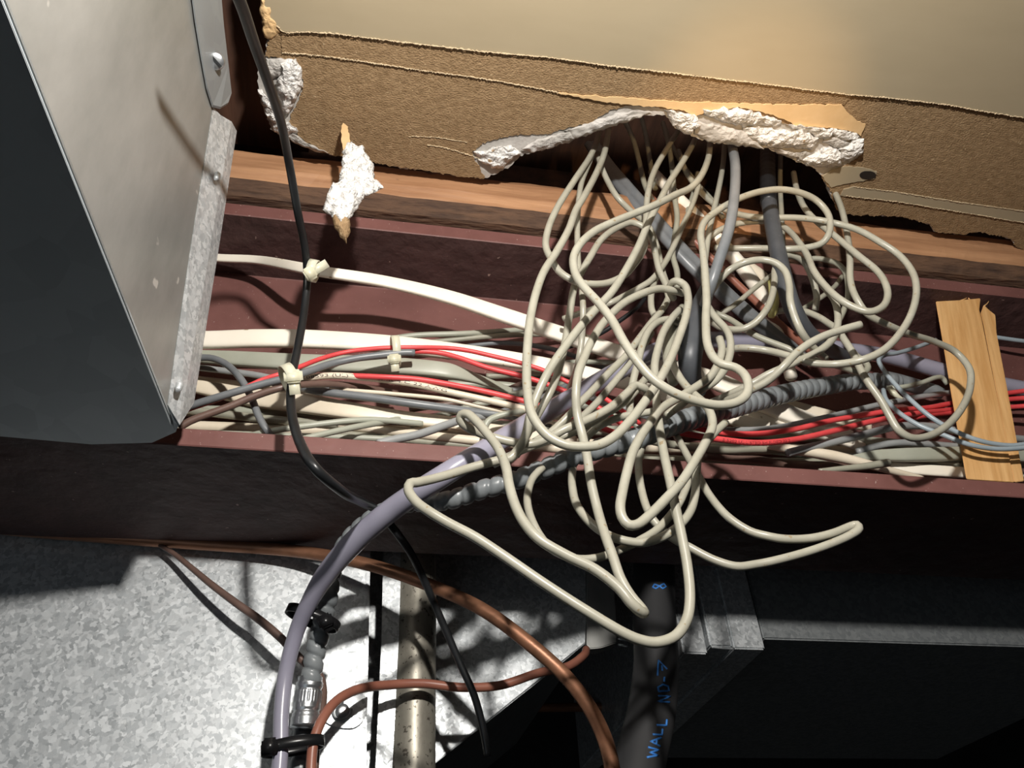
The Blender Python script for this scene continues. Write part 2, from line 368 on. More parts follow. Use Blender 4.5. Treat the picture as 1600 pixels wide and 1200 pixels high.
face = [(408, -90), (414, 0), (412, 22), (432, 40), (443, 49.5), (480, 50), (520, 52.5), (580, 60), (639, 67), (700, 74), (740, 79), (800, 84.5), (860, 90), (920, 98.5), (980, 106), (1060, 115), (1130, 124), (1200, 132), (1270, 141), (1337, 149), (1380, 152), (1425, 157), (1480, 164), (1530, 173), (1600, 184), (1700, 198), (1760, -160)]
o = poly_slab('painted_face_paper', face, ZC-.0024, .0006, PAINT, ceil, jag=.00022, seg=.0008, seed=12); tag(o, 'smooth beige painted face of the board')
fl = [(872, 146), (915, 149), (980, 154), (1060, 159), (1180, 163), (1315, 164), (1326, 178), (1340, 190), (1353, 194), (1350, 203), (1346, 212), (1330, 205), (1300, 200), (1270, 199), (1245, 198), (1228, 188), (1200, 178), (1170, 170), (1150, 168), (1110, 173), (1085, 181), (1065, 172), (1040, 168), (1010, 166), (970, 163), (920, 155)]
o = poly_slab('paper_flap', fl, ZC-.0022, .0008, FLAP, ceil, jag=.0005, seed=13); tag(o, 'smooth pale orange inner paper above the broken gypsum')
def fray(pts, z, lab, seed, r=.00028):
    rnd = random.Random(seed); base = [(onZ(x, y, z), r*1000/1000) for x, y in pts]
    s = spline(base, .0006)
    s = [(p+Vector((rnd.uniform(-.0002, .0002), rnd.uniform(-.0003, .0003), rnd.uniform(-.0003, .0001))), q*rnd.uniform(.4, 1.7)) for p, q in s]
    o = link('frayed_edge', tube_mesh(s, n=5), FRAY, ceil, smooth=False); tag(o, lab)
fray(face[3:-2], ZC-.0026, 'pale frayed fibres along the torn painted paper', 1)
fray(mid[1:12], ZC-.0016, 'pale frayed fibres along the second paper layer', 2)
fray([(1322, 306), (1345, 309), (1400, 315), (1480, 328), (1600, 348), (1720, 368)], ZC-.0016, 'pale frayed fibres below the painted strip', 3, .0002)
fray([(1334, 292), (1400, 300), (1500, 316), (1600, 330), (1720, 352)], ZC-.0016, 'pale frayed fibres above the painted strip', 4, .0002)
fray([(639, 213), (680, 214), (705, 218), (730, 222)], ZC-.001, 'small torn ridge in the brown paper', 5, .0002)
fray([(667, 226), (695, 231), (730, 241), (765, 255), (782, 266)], ZC-.001, 'small torn ridge above the broken corner', 6, .00025)
# broken gypsum lumps along the hole
G = [([(1040, 172), (1068, 176), (1085, 182), (1092, 196), (1078, 211), (1062, 205), (1050, 194)], .010, 1, GYPS),
     ([(1086, 190), (1120, 194), (1160, 205), (1185, 222), (1195, 233), (1150, 227), (1108, 222), (1084, 210)], .006, 2, GYPSD),
     ([(1095, 172), (1130, 168), (1165, 172), (1200, 180), (1222, 190), (1216, 198), (1190, 196), (1160, 198), (1130, 190), (1105, 182)], .007, 3, GYPS),
     ([(1160, 200), (1185, 197), (1225, 201), (1262, 207), (1281, 220), (1270, 233), (1240, 232), (1205, 232), (1180, 222), (1162, 212)], .011, 4, GYPS),
     ([(1205, 232), (1240, 236), (1272, 238), (1255, 252), (1240, 248), (1215, 240)], .006, 5, GYPSD),
     ([(1245, 252), (1270, 238), (1290, 228), (1310, 234), (1320, 248), (1312, 258), (1290, 262), (1265, 260)], .010, 6, GYPS),
     ([(1225, 192), (1260, 198), (1300, 200), (1335, 206), (1346, 214), (1335, 222), (1300, 214), (1282, 218), (1255, 205)], .006, 7, GYPS),
     ([(1310, 232), (1326, 222), (1346, 216), (1347, 235), (1338, 246), (1320, 254)], .009, 8, GYPS),
     ([(1288, 212), (1310, 216), (1330, 224), (1318, 234), (1300, 228), (1284, 222)], .004, 9, GYPSD),
     ([(740, 240), (770, 230), (800, 226), (815, 238), (800, 250), (785, 264), (768, 262), (750, 252)], .005, 10, GYPS),
     ([(815, 232), (840, 218), (880, 206), (905, 206), (893, 220), (855, 233), (830, 238)], .004, 11, GYPSD),
     ([(880, 205), (920, 192), (960, 178), (1000, 172), (1020, 176), (976, 191), (932, 205), (895, 218)], .003, 12, GYPSD),
     ([(441, 98), (462, 92), (471, 108), (474, 130), (468, 148), (455, 172), (446, 180), (437, 158), (430, 130), (438, 118)], .009, 13, GYPS),
     ([(414, 90), (440, 90), (452, 100), (438, 118), (424, 124), (412, 110)], .004, 14, GYPSD),
     ([(402, 140), (414, 142), (430, 168), (448, 190), (470, 205), (455, 216), (430, 206), (416, 180)], .006, 15, GYPS),
     ([(455, 205), (480, 222), (515, 240), (490, 236), (462, 224), (448, 212)], .004, 16, GYPSD),
     ([(407, -5), (422, 4), (424, 24), (436, 40), (440, 52), (424, 60), (412, 60), (408, 30)], .005, 17, FLAP)]
for px, th, sd, m in G:
    o = lump('gypsum_edge', px, ZC-.001, th, m, ceil, seed=sd, rough=.0009 if m is not GYPS else .0015)
# ------------------------------------------------------------------ hanging fragment
Yc = .247
frag = lump('plaster_fragment', [(548, 225), (562, 231), (574, 244), (582, 258), (585, 266), (579, 271), (586, 280), (597, 292), (590, 300), (571, 305), (562, 318), (553, 330), (546, 345), (532, 348), (517, 336), (503, 322), (510, 310), (520, 300), (526, 285), (533, 270), (535, 245), (539, 232)],
            Yc, .009, GYPS, None, seed=31, plane='Y', rough=.0021, nper=200, bulge=Vector((.1, -1, .15)))
tag(frag, 'white crumbling gypsum fragment dangling by a paper shred below the board', 'plaster piece')
o = poly_slab('paper_shred', [(536, 192), (543, 198), (547, 214), (549, 226), (556, 230), (550, 240), (536, 240), (534, 222), (533, 205)], Yc+.004, .0008, FLAP, frag, jag=.0004, plane='Y', seed=41); tag(o, 'brown paper shred it hangs by')
o = lump('fragment_tip', [(517, 336), (532, 342), (546, 344), (546, 362), (541, 380), (532, 370), (522, 352)], Yc+.002, .004, TORN, frag, seed=33, plane='Y', rough=.0008, bulge=Vector((0, -1, 0))); tag(o, 'ragged brown paper tip')

# ------------------------------------------------------------------ steel beam
def beam():
    prof = [(.300, .2055), (.392, .2055), (.392, .2150), (.352, .2165), (.351, .3680), (.392, .3697), (.392, .3800), (.300, .3800), (.300, .3697), (.3455, .3675), (.3465, .2165), (.300, .2150)]
    xs = [-2.5 + i*.05 for i in range(101)]
    verts = []; faces = []; n = len(prof)
    for x in xs:
        for y, z in prof: verts.append(tuple(P3(x, y, z)))
    for i in range(len(xs)-1):
        for k in range(n): k2 = (k+1) % n; faces.append((i*n+k, i*n+k2, (i+1)*n+k2, (i+1)*n+k))
    faces.append(tuple(range(n))[::-1]); faces.append(tuple((len(xs)-1)*n+k for k in range(n)))
    me = bpy.data.meshes.new('beam'); me.from_pydata(verts, [], faces)
    bm = bmesh.new(); bm.from_mesh(me)
    bmesh.ops.recalc_face_normals(bm, faces=bm.faces)
    es = [e for e in bm.edges if abs((e.verts[0].co-e.verts[1].co).normalized().x) > .9 and len(e.link_faces) == 2 and e.calc_face_angle(0) > .6]
    bmesh.ops.bevel(bm, geom=es, offset=.0005, segments=1, affect='EDGES')
    bm.to_mesh(me); bm.free(); return me
o = link('steel_beam', beam(), [STEELP, SCALE_SHADE], smooth=False)
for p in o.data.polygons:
    if p.normal.z < -.9: p.material_index = 1  # flaky paint on the undersides, its colour darkened to stand in for shade
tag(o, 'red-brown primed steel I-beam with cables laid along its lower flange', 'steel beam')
# timber plate on the beam, with wavy sawn faces
def plate():
    nx = 320; verts = []; faces = []
    prof = [(.2945, .3803), (.2880, .3885), (.2855, .397), (.2865, .413), (.2895, .418), (.340, .419), (.392, .419), (.392, .3803), (.34, .3803)]
    n = len(prof); 
    for i in range(nx+1):
        x = -.75+1.9*i/nx
        for k, (y, z) in enumerate(prof):
            p = Vector((x, y, z))
            dy = (noise.noise(Vector((x*22, k*2.1, 1)))*.0012 + noise.noise(Vector((x*90, k*3.3, 7)))*.0005) if k < 5 else 0
            dz = noise.noise(Vector((x*30, k*5.1, 3)))*.0016 if 2 < k < 6 else 0
            verts.append(tuple(P3(x, y+dy, z+dz)))
    for i in range(nx):
        for k in range(n): k2 = (k+1) % n; faces.append((i*n+k, i*n+k2, (i+1)*n+k2, (i+1)*n+k))
    faces.append(tuple(range(n))[::-1]); faces.append(tuple(nx*n+k for k in range(n)))
    me = bpy.data.meshes.new('plate'); me.from_pydata(verts, [], faces); return me
BARK_SHADE = mat('shaded_waney_edge', (.15, .08, .045), .85, col2=(.05, .027, .018), nscale=60, stretch=(.6, 3, 3), contrast=(.3, .7), bump=1.0, bscale=120, bdist=.002)
pl = link('timber_plate', plate(), [WOODP, BARK_SHADE], smooth=False)
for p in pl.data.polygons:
    if p.index < 320*9 and p.index % 9 in (0, 7, 8): p.material_index = 1; tag(pl, 'orange-brown sawn timber plate lying on top of the steel beam', 'timber')  # rough bark on underside and lower chamfer, coloured dark to deepen their shade
# dark joist seen between duct and board
o = link('floor_joist', box_mesh(lo=(-.23, -1.0, .44), hi=(-.068, .30, .64)), WOODD, smooth=False); tag(o, 'dark brown floor joist behind the gap between duct and board', 'joist')
o = link('floor_joist', box_mesh(lo=(-1.6, .43, .42), hi=(1.6, .47, .65)), WOODD, smooth=False); tag(o, 'dark timber deep inside the cavity above the steel beam', 'joist')

# ------------------------------------------------------------------ wooden shim block
def block():
    Yb, Yt = .3035, .3035
    fr = [onY(1510, 752, .3030), onY(1598, 756, .3030), onY(1576, 640, .3030), onY(1545, 482, .3010), onY(1534, 466, .3010), onY(1500, 470, .3010), onY(1461, 471, .3010), onY(1484, 600, .302)]
    n = len(fr); ext = Vector((.004, .032, 0))
    return prism_mesh(fr, ext, .0004)
bl = empty('timber_block', onY(1550, 748, .303)); tag(bl, 'pale pine block standing on the lower flange across the cables', 'wood block')
def blk(pts, ys, ext, nm, m):
    me = prism_mesh([onY(x, y, yy) for (x, y), yy in zip(pts, ys)], ext, .0004)
    o = link(nm, me, m, bl, smooth=False)
    z = (onY(1462, 471, .3025)-onY(1508, 749, .3025)).normalized(); y = ray(1500, 600).normalized(); y = (y-z*y.dot(z)).normalized(); x = y.cross(z)
    Q = Matrix((x, y, z)).transposed()                       # the grain runs along the block
    o.data.transform(Q.inverted().to_4x4()); o.rotation_euler = Q.to_euler(); return o
blk([(1510, 749), (1585, 754), (1562, 640), (1534, 500), (1530, 484), (1532, 466), (1500, 469), (1462, 471), (1474, 540), (1487, 620)], [.3025]*10, ray(1480, 600).normalized()*.028, 'front_face_board', WOODB)
blk([(1585, 754), (1600, 752), (1578, 630), (1557, 520), (1555, 492), (1545, 484), (1537, 476), (1532, 490), (1536, 505), (1562, 640)], [.3040]*10, ray(1560, 620).normalized()*.024, 'chamfered_side', WOODB)
for k, (a, b) in enumerate([((1500, 470), (1512, 464)), ((1528, 468), (1533, 460)), ((1538, 478), (1545, 470)), ((1515, 468), (1508, 462))]):
    A, B = onY(*a, .305), onY(*b, .305)
    link('splinter', tube_mesh(spline([(A, .0005), (A.lerp(B, .6)+Vector((.0006, 0, 0)), .0003), (B, .0001)], .0008), n=6), WOODB, bl)

# ------------------------------------------------------------------ near duct, upper left
XD = -.0889
duct = empty('sheet_metal_duct', P3(-.2, .15, .195)); tag(duct, 'large dull grey sheet metal duct filling the upper left corner', 'duct')
def quadplate(pts, t, m, nm, par, bev=.0002, lab=None):
    """thin sheet from a 3D polygon, thickness along its normal"""
    n = (pts[1]-pts[0]).cross(pts[2]-pts[0]).normalized()
    o = link(nm, prism_mesh(pts, n*t, bev), m, par, smooth=False)
    if lab: tag(o, lab)
    return o
zb = .195
# underside: outline on z=.195, rear edge slightly rounded down
und = [P3(XA(-.25), -.25, zb), P3(XD, .2755, zb), P3(-.100, .2845, zb), P3(-.125, .2885, zb), P3(-.165, .2865, zb), P3(-.30, .283, zb), P3(-.70, .280, zb), P3(-.70, -.25, zb)]
quadplate(und, .0012, GALVN, 'bottom_sheet', duct)
# raised flange band along the right edge of the underside
quadplate([P3(XA(-.25)-.0004, -.25, zb-.0008), P3(XA(.27)-.0004, .270, zb-.0008), P3(XD-.012, .262, zb-.0008), P3(XA(-.25)-.0150, -.25, zb-.0008)], .0008, GALVN, 'folded_seam', duct)
a1 = onX(275, 675, XD); a2 = onX(262, 632, XD); a3 = onX(300, 400, XD); a4 = onX(333, 175, XD); a5 = onX(325, 140, XD); a6 = onX(296, -20, XD); a7 = onX(285, -120, XD)
prof_ = [Vector((XD, .2755, zb+H0)), a2, a3, a4, a5, a6, a7, Vector((XD, a7.y-.01, a7.z+.05))]
vv = []; ff = []
for p in prof_:
    for dx in (0, -.0012):
        for t in range(9): vv.append((XA(-.25+(p.y+.25)*t/8)+dx, -.25+(p.y+.25)*t/8, p.z))
for r in range(len(prof_)-1):
    for t in range(8):
        a = r*18+t; ff.append((a, a+1, a+19, a+18)); ff.append((a+9, a+27, a+28, a+10))
    ff.append((r*18+8, r*18+17, r*18+35, r*18+26))
me = bpy.data.meshes.new('side'); me.from_pydata(vv, [], ff)
sd = link('side_sheet', me, GALVS, duct, smooth=False)
# bright rear flange turned outwards
so = XD+.0035
f1 = [onX(262, 632, XD+.0002), onX(296, 400, XD+.0002), onX(333, 168, XD+.0002), onX(345, 180, XD+.0015), onX(362, 190, so), onX(370, 205, so), onX(340, 400, so), onX(303, 630, so), onX(281, 664, so), onX(275, 672, XD+.0004)]
def strip_mesh(pts, t=.0011):
    bm = bmesh.new(); v = [bm.verts.new(p) for p in pts]
    f = bm.faces.new(v); bmesh.ops.triangulate(bm, faces=[f])
    g = bmesh.ops.extrude_face_region(bm, geom=bm.faces[:])
    for q in g['geom']:
        if isinstance(q, bmesh.types.BMVert): q.co += Vector((-.0006, t, 0))
    bmesh.ops.recalc_face_normals(bm, faces=bm.faces)
    me = bpy.data.meshes.new('s'); bm.to_mesh(me); bm.free(); return me
o = link('rear_flange', strip_mesh(f1), GALV, duct, smooth=False); tag(o, 'bright galvanised flange along the rear edge')
for (px, py) in ((337, 275), (278, 603)):
    c = onX(px, py, XD+.003)
    link('punched_dimple', tube_mesh(spline([(c+Vector((.0, 0, -.003)), .0004), (c+Vector((.0006, -.0003, -.002)), .0013), (c+Vector((.0006, -.0003, .001)), .0014), (c+Vector((0, 0, .003)), .0004)], .0006), n=14), GALV, duct)
# hanging bracket with a screw
br = [onX(298, -30, -.0875), onX(306, 30, -.0875), onX(315, 85, -.0875), onX(324, 135, -.0875), onX(333, 164, -.0875), onX(345, 167, -.0860), onX(357, 160, -.0850), onX(362, 145, -.0850), onX(357, 100, -.0850), onX(350, 40, -.0850), onX(343, -40, -.0850)]
bracket = link('duct_bracket', strip_mesh(br, .0012), GALVD, smooth=False); tag(bracket, 'dark grey metal bracket screwed behind the duct\'s upper edge', 'bracket')
sc = onX(337, 95, -.0862)
nrm = (Vector((0, 0, H0))-sc).normalized()
def disc(c, n, r, t, nseg=24, dome=.3):
    a = n.orthogonal().normalized(); b = n.cross(a); verts = []; faces = []
    rings = [(r, 0), (r, t*.6), (r*.8, t*.95), (r*.4, t*(1+dome*.3)), (0.0001, t*(1+dome*.35))]
    for rr, h in rings:
        for k in range(nseg): th = 2*math.pi*k/nseg; verts.append(tuple(c+a*rr*math.cos(th)+b*rr*math.sin(th)+n*h))
    for i in range(len(rings)-1):
        for k in range(nseg): k2 = (k+1) % nseg; faces.append((i*nseg+k, i*nseg+k2, (i+1)*nseg+k2, (i+1)*nseg+k))
    faces.append(tuple(range(nseg))[::-1])
    me = bpy.data.meshes.new('d'); me.from_pydata(verts, [], faces); return me
scr = link('screw_head', disc(sc, nrm, .0040, .0018), CAST, bracket)
t1 = nrm.orthogonal().normalized()
link('screw_slot', box_mesh([sc+nrm*.0022+t1*sx*.0030+nrm.cross(t1)*sy*.0005+nrm*sz*.0004 for sz in (0, 1) for sx, sy in ((-1, -1), (1, -1), (1, 1), (-1, 1))]), BLACK, scr, smooth=False)

# ------------------------------------------------------------------ far ducts, below the beam
dl = empty('galvanised_duct', P3(-.2, .40, .10)); tag(dl, 'bright spangled galvanised duct below the beam at lower left', 'duct')
link('front_sheet', prism_mesh([onY(-160, 830, .40), onY(300, 800, .40), onY(578, 800, .40), onY(576, 900, .40), onY(569, 1100, .40), onY(562, 1260, .40), onY(-200, 1260, .40)], Vector((0, .0012, 0)), .0002), GALV, dl, smooth=False)
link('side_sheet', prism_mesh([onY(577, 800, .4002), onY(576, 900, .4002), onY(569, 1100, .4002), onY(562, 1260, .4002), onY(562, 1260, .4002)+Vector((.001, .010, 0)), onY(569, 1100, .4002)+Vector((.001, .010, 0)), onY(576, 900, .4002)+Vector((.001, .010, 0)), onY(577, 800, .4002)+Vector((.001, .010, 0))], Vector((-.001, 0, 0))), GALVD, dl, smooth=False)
link('standing_seam', prism_mesh([onY(574, 805, .399), onY(580, 805, .399), onY(571, 1250, .399), onY(563, 1250, .399)], Vector((0, .0012, 0)), .0003), GALV, dl, smooth=False)
link('folded_strip', prism_mesh([onY(600, 805, .412), onY(628, 805, .412), onY(624, 1000, .412), onY(610, 1255, .412), onY(584, 1255, .412), onY(596, 1000, .412)], Vector((0, .001, 0)), .0003), GALV, dl, smooth=False)
# transition piece behind the pipe
dt = empty('duct_transition', onY(760, 1000, .45)); tag(dt, 'tapering galvanised duct transition behind the steel pipe, with slanted lower edge', 'duct')
link('front_sheet', prism_mesh([onY(570, 840, .45), onY(914, 840, .45), onY(916, 960, .45), onY(914, 1006, .45), onY(880, 1034, .45), onY(690, 1185, .45), onY(600, 1255, .45), onY(570, 1255, .45)], Vector((0, .0012, 0)), .0003), GALV, dt, smooth=False)
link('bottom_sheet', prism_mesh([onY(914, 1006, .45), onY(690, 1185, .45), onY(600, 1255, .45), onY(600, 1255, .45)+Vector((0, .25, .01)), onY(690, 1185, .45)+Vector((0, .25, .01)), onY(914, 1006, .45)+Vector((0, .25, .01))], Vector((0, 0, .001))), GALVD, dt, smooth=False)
link('end_collar', prism_mesh([onY(917, 850, .448), onY(955, 850, .448), onY(962, 950, .448), onY(964, 1004, .448), onY(940, 1012, .448), onY(920, 1014, .448), onY(917, 1008, .448)], Vector((0, .01, 0)), .0006), GALVS, dt, smooth=False)
dr = empty('rectangular_duct', P3(.35, .45, .178)); tag(dr, 'long rectangular galvanised duct running right in shadow below the beam', 'duct')
zd = .1830
def dbox(x0p, x1p, yfront, ylow, nm, m, zlow=None):
    a, b = onY(x0p, ylow, yfront), onY(x1p, ylow, yfront); z = (a.z+b.z)/2
    lo = (a.x, yfront, z-H0); hi = (b.x, yfront+.28, .34)
    return link(nm, box_mesh(lo=lo, hi=hi, bev=.0010), m, dr, smooth=False)
dbox(1068, 1106, .447, 1021, 'end_collar', GALV)
dbox(1110, 1145, .446, 1010, 'drive_cleat', GALV)
dbox(1147, 1196, .4445, 1014, 'drive_cleat', GALV)
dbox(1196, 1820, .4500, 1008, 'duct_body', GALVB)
for a, b, yy in ((1112, 1146, 1011), (966, 984, 998), (966, 980, 1007)):
    A, B = onY(a, yy, .4445), onY(b, yy+3, .4445)
    link('folded_tab', tube_mesh(spline([(A, .0007), (A.lerp(B, .5), .0009), (B, .0006)], .001), n=8), GALV, dr)

# ------------------------------------------------------------------ pipes
ps = spline([(onY(651, 760, .4180), .0112), (onY(651, 930, .4180), .0112), (onY(647, 1100, .4180), .0113), (onY(643, 1290, .4180), .0114)])
o = link('steel_pipe', tube_mesh(ps, n=40), PIPEM); tag(o, 'mottled steel pipe standing upright beside the spangled duct', 'pipe')
o = cable('copper_tube', 'bent copper tube sweeping from lower left down to the bottom edge', [(-60, 815, 394), (0, 825, 394), (150, 838, 393), (300, 849, 392), (450, 860, 388), (520, 870), (600, 889, 372), (700, 926), (760, 956), (820, 1000, 345), (880, 1053), (920, 1104), (945, 1155), (958, 1210), (962, 1270, 322)], 3.3, COPPER, 'pipe', n=24)
o = cable('thin_copper_pipe', 'faint thin reddish pipe deep in shadow under the long duct', [(800, 1106, 640), (1000, 1104), (1200, 1100), (1530, 1098, 640), (1700, 1099)], 3.6, COPPER, 'pipe')
# dark smoky tube with handwriting
tb = spline([(onY(1020, 800, .425), .0128), (onY(1022, 880, .422), .0128), (onY(1022, 960, .415), .0126), (onY(1025, 1040, .405), .0124), (onY(1018, 1110, .396), .0124), (onY(1000, 1190, .388), .0124), (onY(982, 1270, .38), .0124)], .002)
tube = link('smoky_plastic_tube', tube_mesh(tb, n=48), TUBE); tag(tube, 'dark smoky plastic tube with blue handwriting', 'tube')
dg = bpy.context.evaluated_depsgraph_get()
bmt = bmesh.new(); bmt.from_mesh(tube.data); bmt.transform(Matrix.Translation(tube.location)); bvh = BVHTree.FromBMesh(bmt)
def onsurf(px, py):
    d = ray(px, py).normalized(); h = bvh.ray_cast(OFF, d)
    return h[0]-d*.00015 if h[0] else None
SC = 3.53
GL = {'W': [[(0, 1), (.18, 0), (.42, .8), (.65, 0), (.9, 1)]], 'A': [[(0, 0), (.45, 1), (.85, 0)], [(.15, .4), (.7, .4)]], 'L': [[(.1, 1), (.05, 0), (.75, .02)]],
      'N': [[(.05, 0), (.1, 1), (.7, 0), (.75, 1)]], 'O': [[(.1, .1), (.05, .9), (.5, 1), (.8, .6), (.6, .1), (.1, 0)]], '-': [[(.0, .42), (.6, .45)]], '7': [[(.0, .95), (.95, 1.05), (.4, 0)], [(.3, .5), (.62, .6)]], '8': [[(.5, .5), (.1, .75), (.3, 1), (.8, .9), (.5, .5), (.1, .25), (.4, 0), (.9, .2), (.5, .5)]], '/': [[(0, 0), (.7, 1.1)]]}
for ch, v0, u0, wd, ht in (('W', 1142, 240, 62, 60), ('A', 1080, 252, 55, 55), ('L', 1020, 262, 46, 50), ('L', 968, 286, 46, 52), ('N', 840, 304, 50, 66), ('O', 780, 300, 50, 62), ('-', 724, 296, 40, 50), ('7', 690, 286, 88, 50), ('8', 214, 284, 34, 74)):
    lean = .12; strokes = []
    for st in GL[ch]:
        pp = []
        for a, b in st:
            u = u0-b*ht+ (a*wd*lean); v = v0-a*wd
            q = onsurf(960+u/SC, 860+v/SC)
            if q is not None: pp.append((q, .00055))
        if len(pp) > 1:
            dense = []
            for (p, r), (q, _) in zip(pp, pp[1:]): dense += [(p.lerp(q, t/4), r) for t in range(4)]
            dense.append(pp[-1])
            strokes.append(tube_mesh(dense, n=6))
    if strokes: tag(link('handwritten_mark', join_meshes(strokes), INK, tube), 'blue marker character '+ch)

# ------------------------------------------------------------------ lavender tube and spiral conduits
o = cable('lavender_tube', 'smooth lavender-grey plastic tube arching from the cable tray down to lower left', [(430, 1270, 362, 3.3), (438, 1180, 362, 3.3), (440, 1110, 362, 3.4), (447, 1050, 360, 3.5), (464, 985, 352, 3.6), (484, 940, 342, 4.0), (508, 900, 332, 4.8), (548, 852, 318, 5.2), (610, 798, 300, 5.1), (690, 745, 281, 4.9), (760, 702, 279, 4.8), (830, 659, 290, 4.9), (900, 618, 300, 5.0), (960, 583, 303, 5.2), (1030, 548, 308, 5.4), (1090, 533, 316, 5.6), (1180, 535, 322, 5.6), (1260, 538, 328, 5.0), (1330, 546, 328, 4.2), (1400, 560, 330, 5.2), (1480, 582, 331, 5.4), (1560, 600, 331, 5.2), (1660, 618, 331, 5.0)], 4.5, LAV, 'tube', n=28)
def spiral_prof(pitch, amp):
    def f(s, th):
        x = (s/pitch+th/(2*math.pi)) % 1; d = min(x, 1-x)
        return 1.05-.05*(2*abs(.5-x))**2-amp*math.exp(-(d/.13)**2)
    return f
cond = cable('spiral_conduit', 'dark grey spiral armoured conduit running diagonally under the cable tangle', [(1402, 596, 326, 5.0), (1340, 596, 324, 5.2), (1290, 603, 320, 5.4), (1240, 612, 314, 5.4), (1190, 624, 306, 5.5), (1140, 638, 298, 5.5), (1090, 651, 290, 5.5), (1040, 667, 281, 5.3), (990, 686, 276, 5.0), (940, 700, 276, 4.7), (900, 712, 278, 4.6), (850, 733, 282, 4.4), (800, 752, 286, 4.3), (750, 766, 290, 4.2), (700, 782, 297, 4.2), (660, 785, 306, 4.1), (622, 790, 313, 4.0), (592, 803, 321, 4.0), (564, 823, 328, 4.0), (541, 848, 335, 4.1), (526, 876, 343, 4.2), (517, 904, 349, 4.3), (514, 930, 350, 4.4), (506, 962, 356, 4.5), (497, 1000, 362, 4.6), (490, 1035, 365, 4.6), (484, 1075, 368, 4.6)],
             5, SPIRAL, 'conduit', n=26, prof=spiral_prof(.0062, .20), step=.0007, key='cond')
cond2 = cable('spiral_conduit', 'short grey spiral conduit below the metal coupling, lower left', [(477, 1125, 377, 4.3), (472, 1165, 377, 4.4), (468, 1210, 377, 4.4), (465, 1270, 377, 4.4)], 4.4, SPIRAL, 'conduit', n=26, prof=spiral_prof(.0062, .18), step=.0007)
# spiral conduit end pieces on the right of the tray
o = cable('grey_pipe_end', 'rounded grey rubber pipe end lying on the tray left of the pine block', [(1383, 592, 326, 5.2), (1410, 598, 327, 5.0), (1440, 606, 327, 4.6), (1462, 612, 327, 4.4), (1472, 615, 327, 3.4)], 4.6, SPIRAL, 'conduit', n=24)
# coupling
cp = spline([(onY(485, 1058, .368), .0060), (onY(480, 1098, .370), .0061), (onY(476, 1136, .371), .0062)], .0006)
def cprof(s, th):
    L = .022; x = s/.0205
    q = 1
    if x < .10: q = .92
    elif .22 < x < .28 or .70 < x < .76: q = .93
    elif .28 <= x <= .55: q = 1.0+.025*math.cos(th*26)
    elif x > .86: q = 1.05
    return q
o = link('conduit_coupling', tube_mesh(cp, n=104, prof=cprof), CAST); tag(o, 'shiny cast metal coupling joining the spiral conduits', 'conduit fitting')
# strap plate with screw
cpt = onY(536, 1112, .3980)
plate_pts = []
for k in range(28):
    a = 2*math.pi*k/28; plate_pts.append(onY(546+26*max(-1.2, math.cos(a)) if math.cos(a) > 0 else 546+50*math.cos(a), 1108+30*math.sin(a), .3985))
stp = link('pipe_strap', prism_mesh(plate_pts, Vector((0, .0009, 0))), GALV, smooth=False); tag(stp, 'small round-ended metal strap plate fixed beside the coupling', 'pipe strap')
c = onY(535, 1111, .398)
link('strap_screw', disc(c, Vector((0, -1, 0)), .0033, .0016), CAST, stp)
s = spline([(c+Vector((math.cos(a)*.0045, -.0008, math.sin(a)*.0045)), .0005) for a in [i*.5 for i in range(3, 14)]], .001)
link('spring_ring', tube_mesh(s, n=8), GALVD, stp)

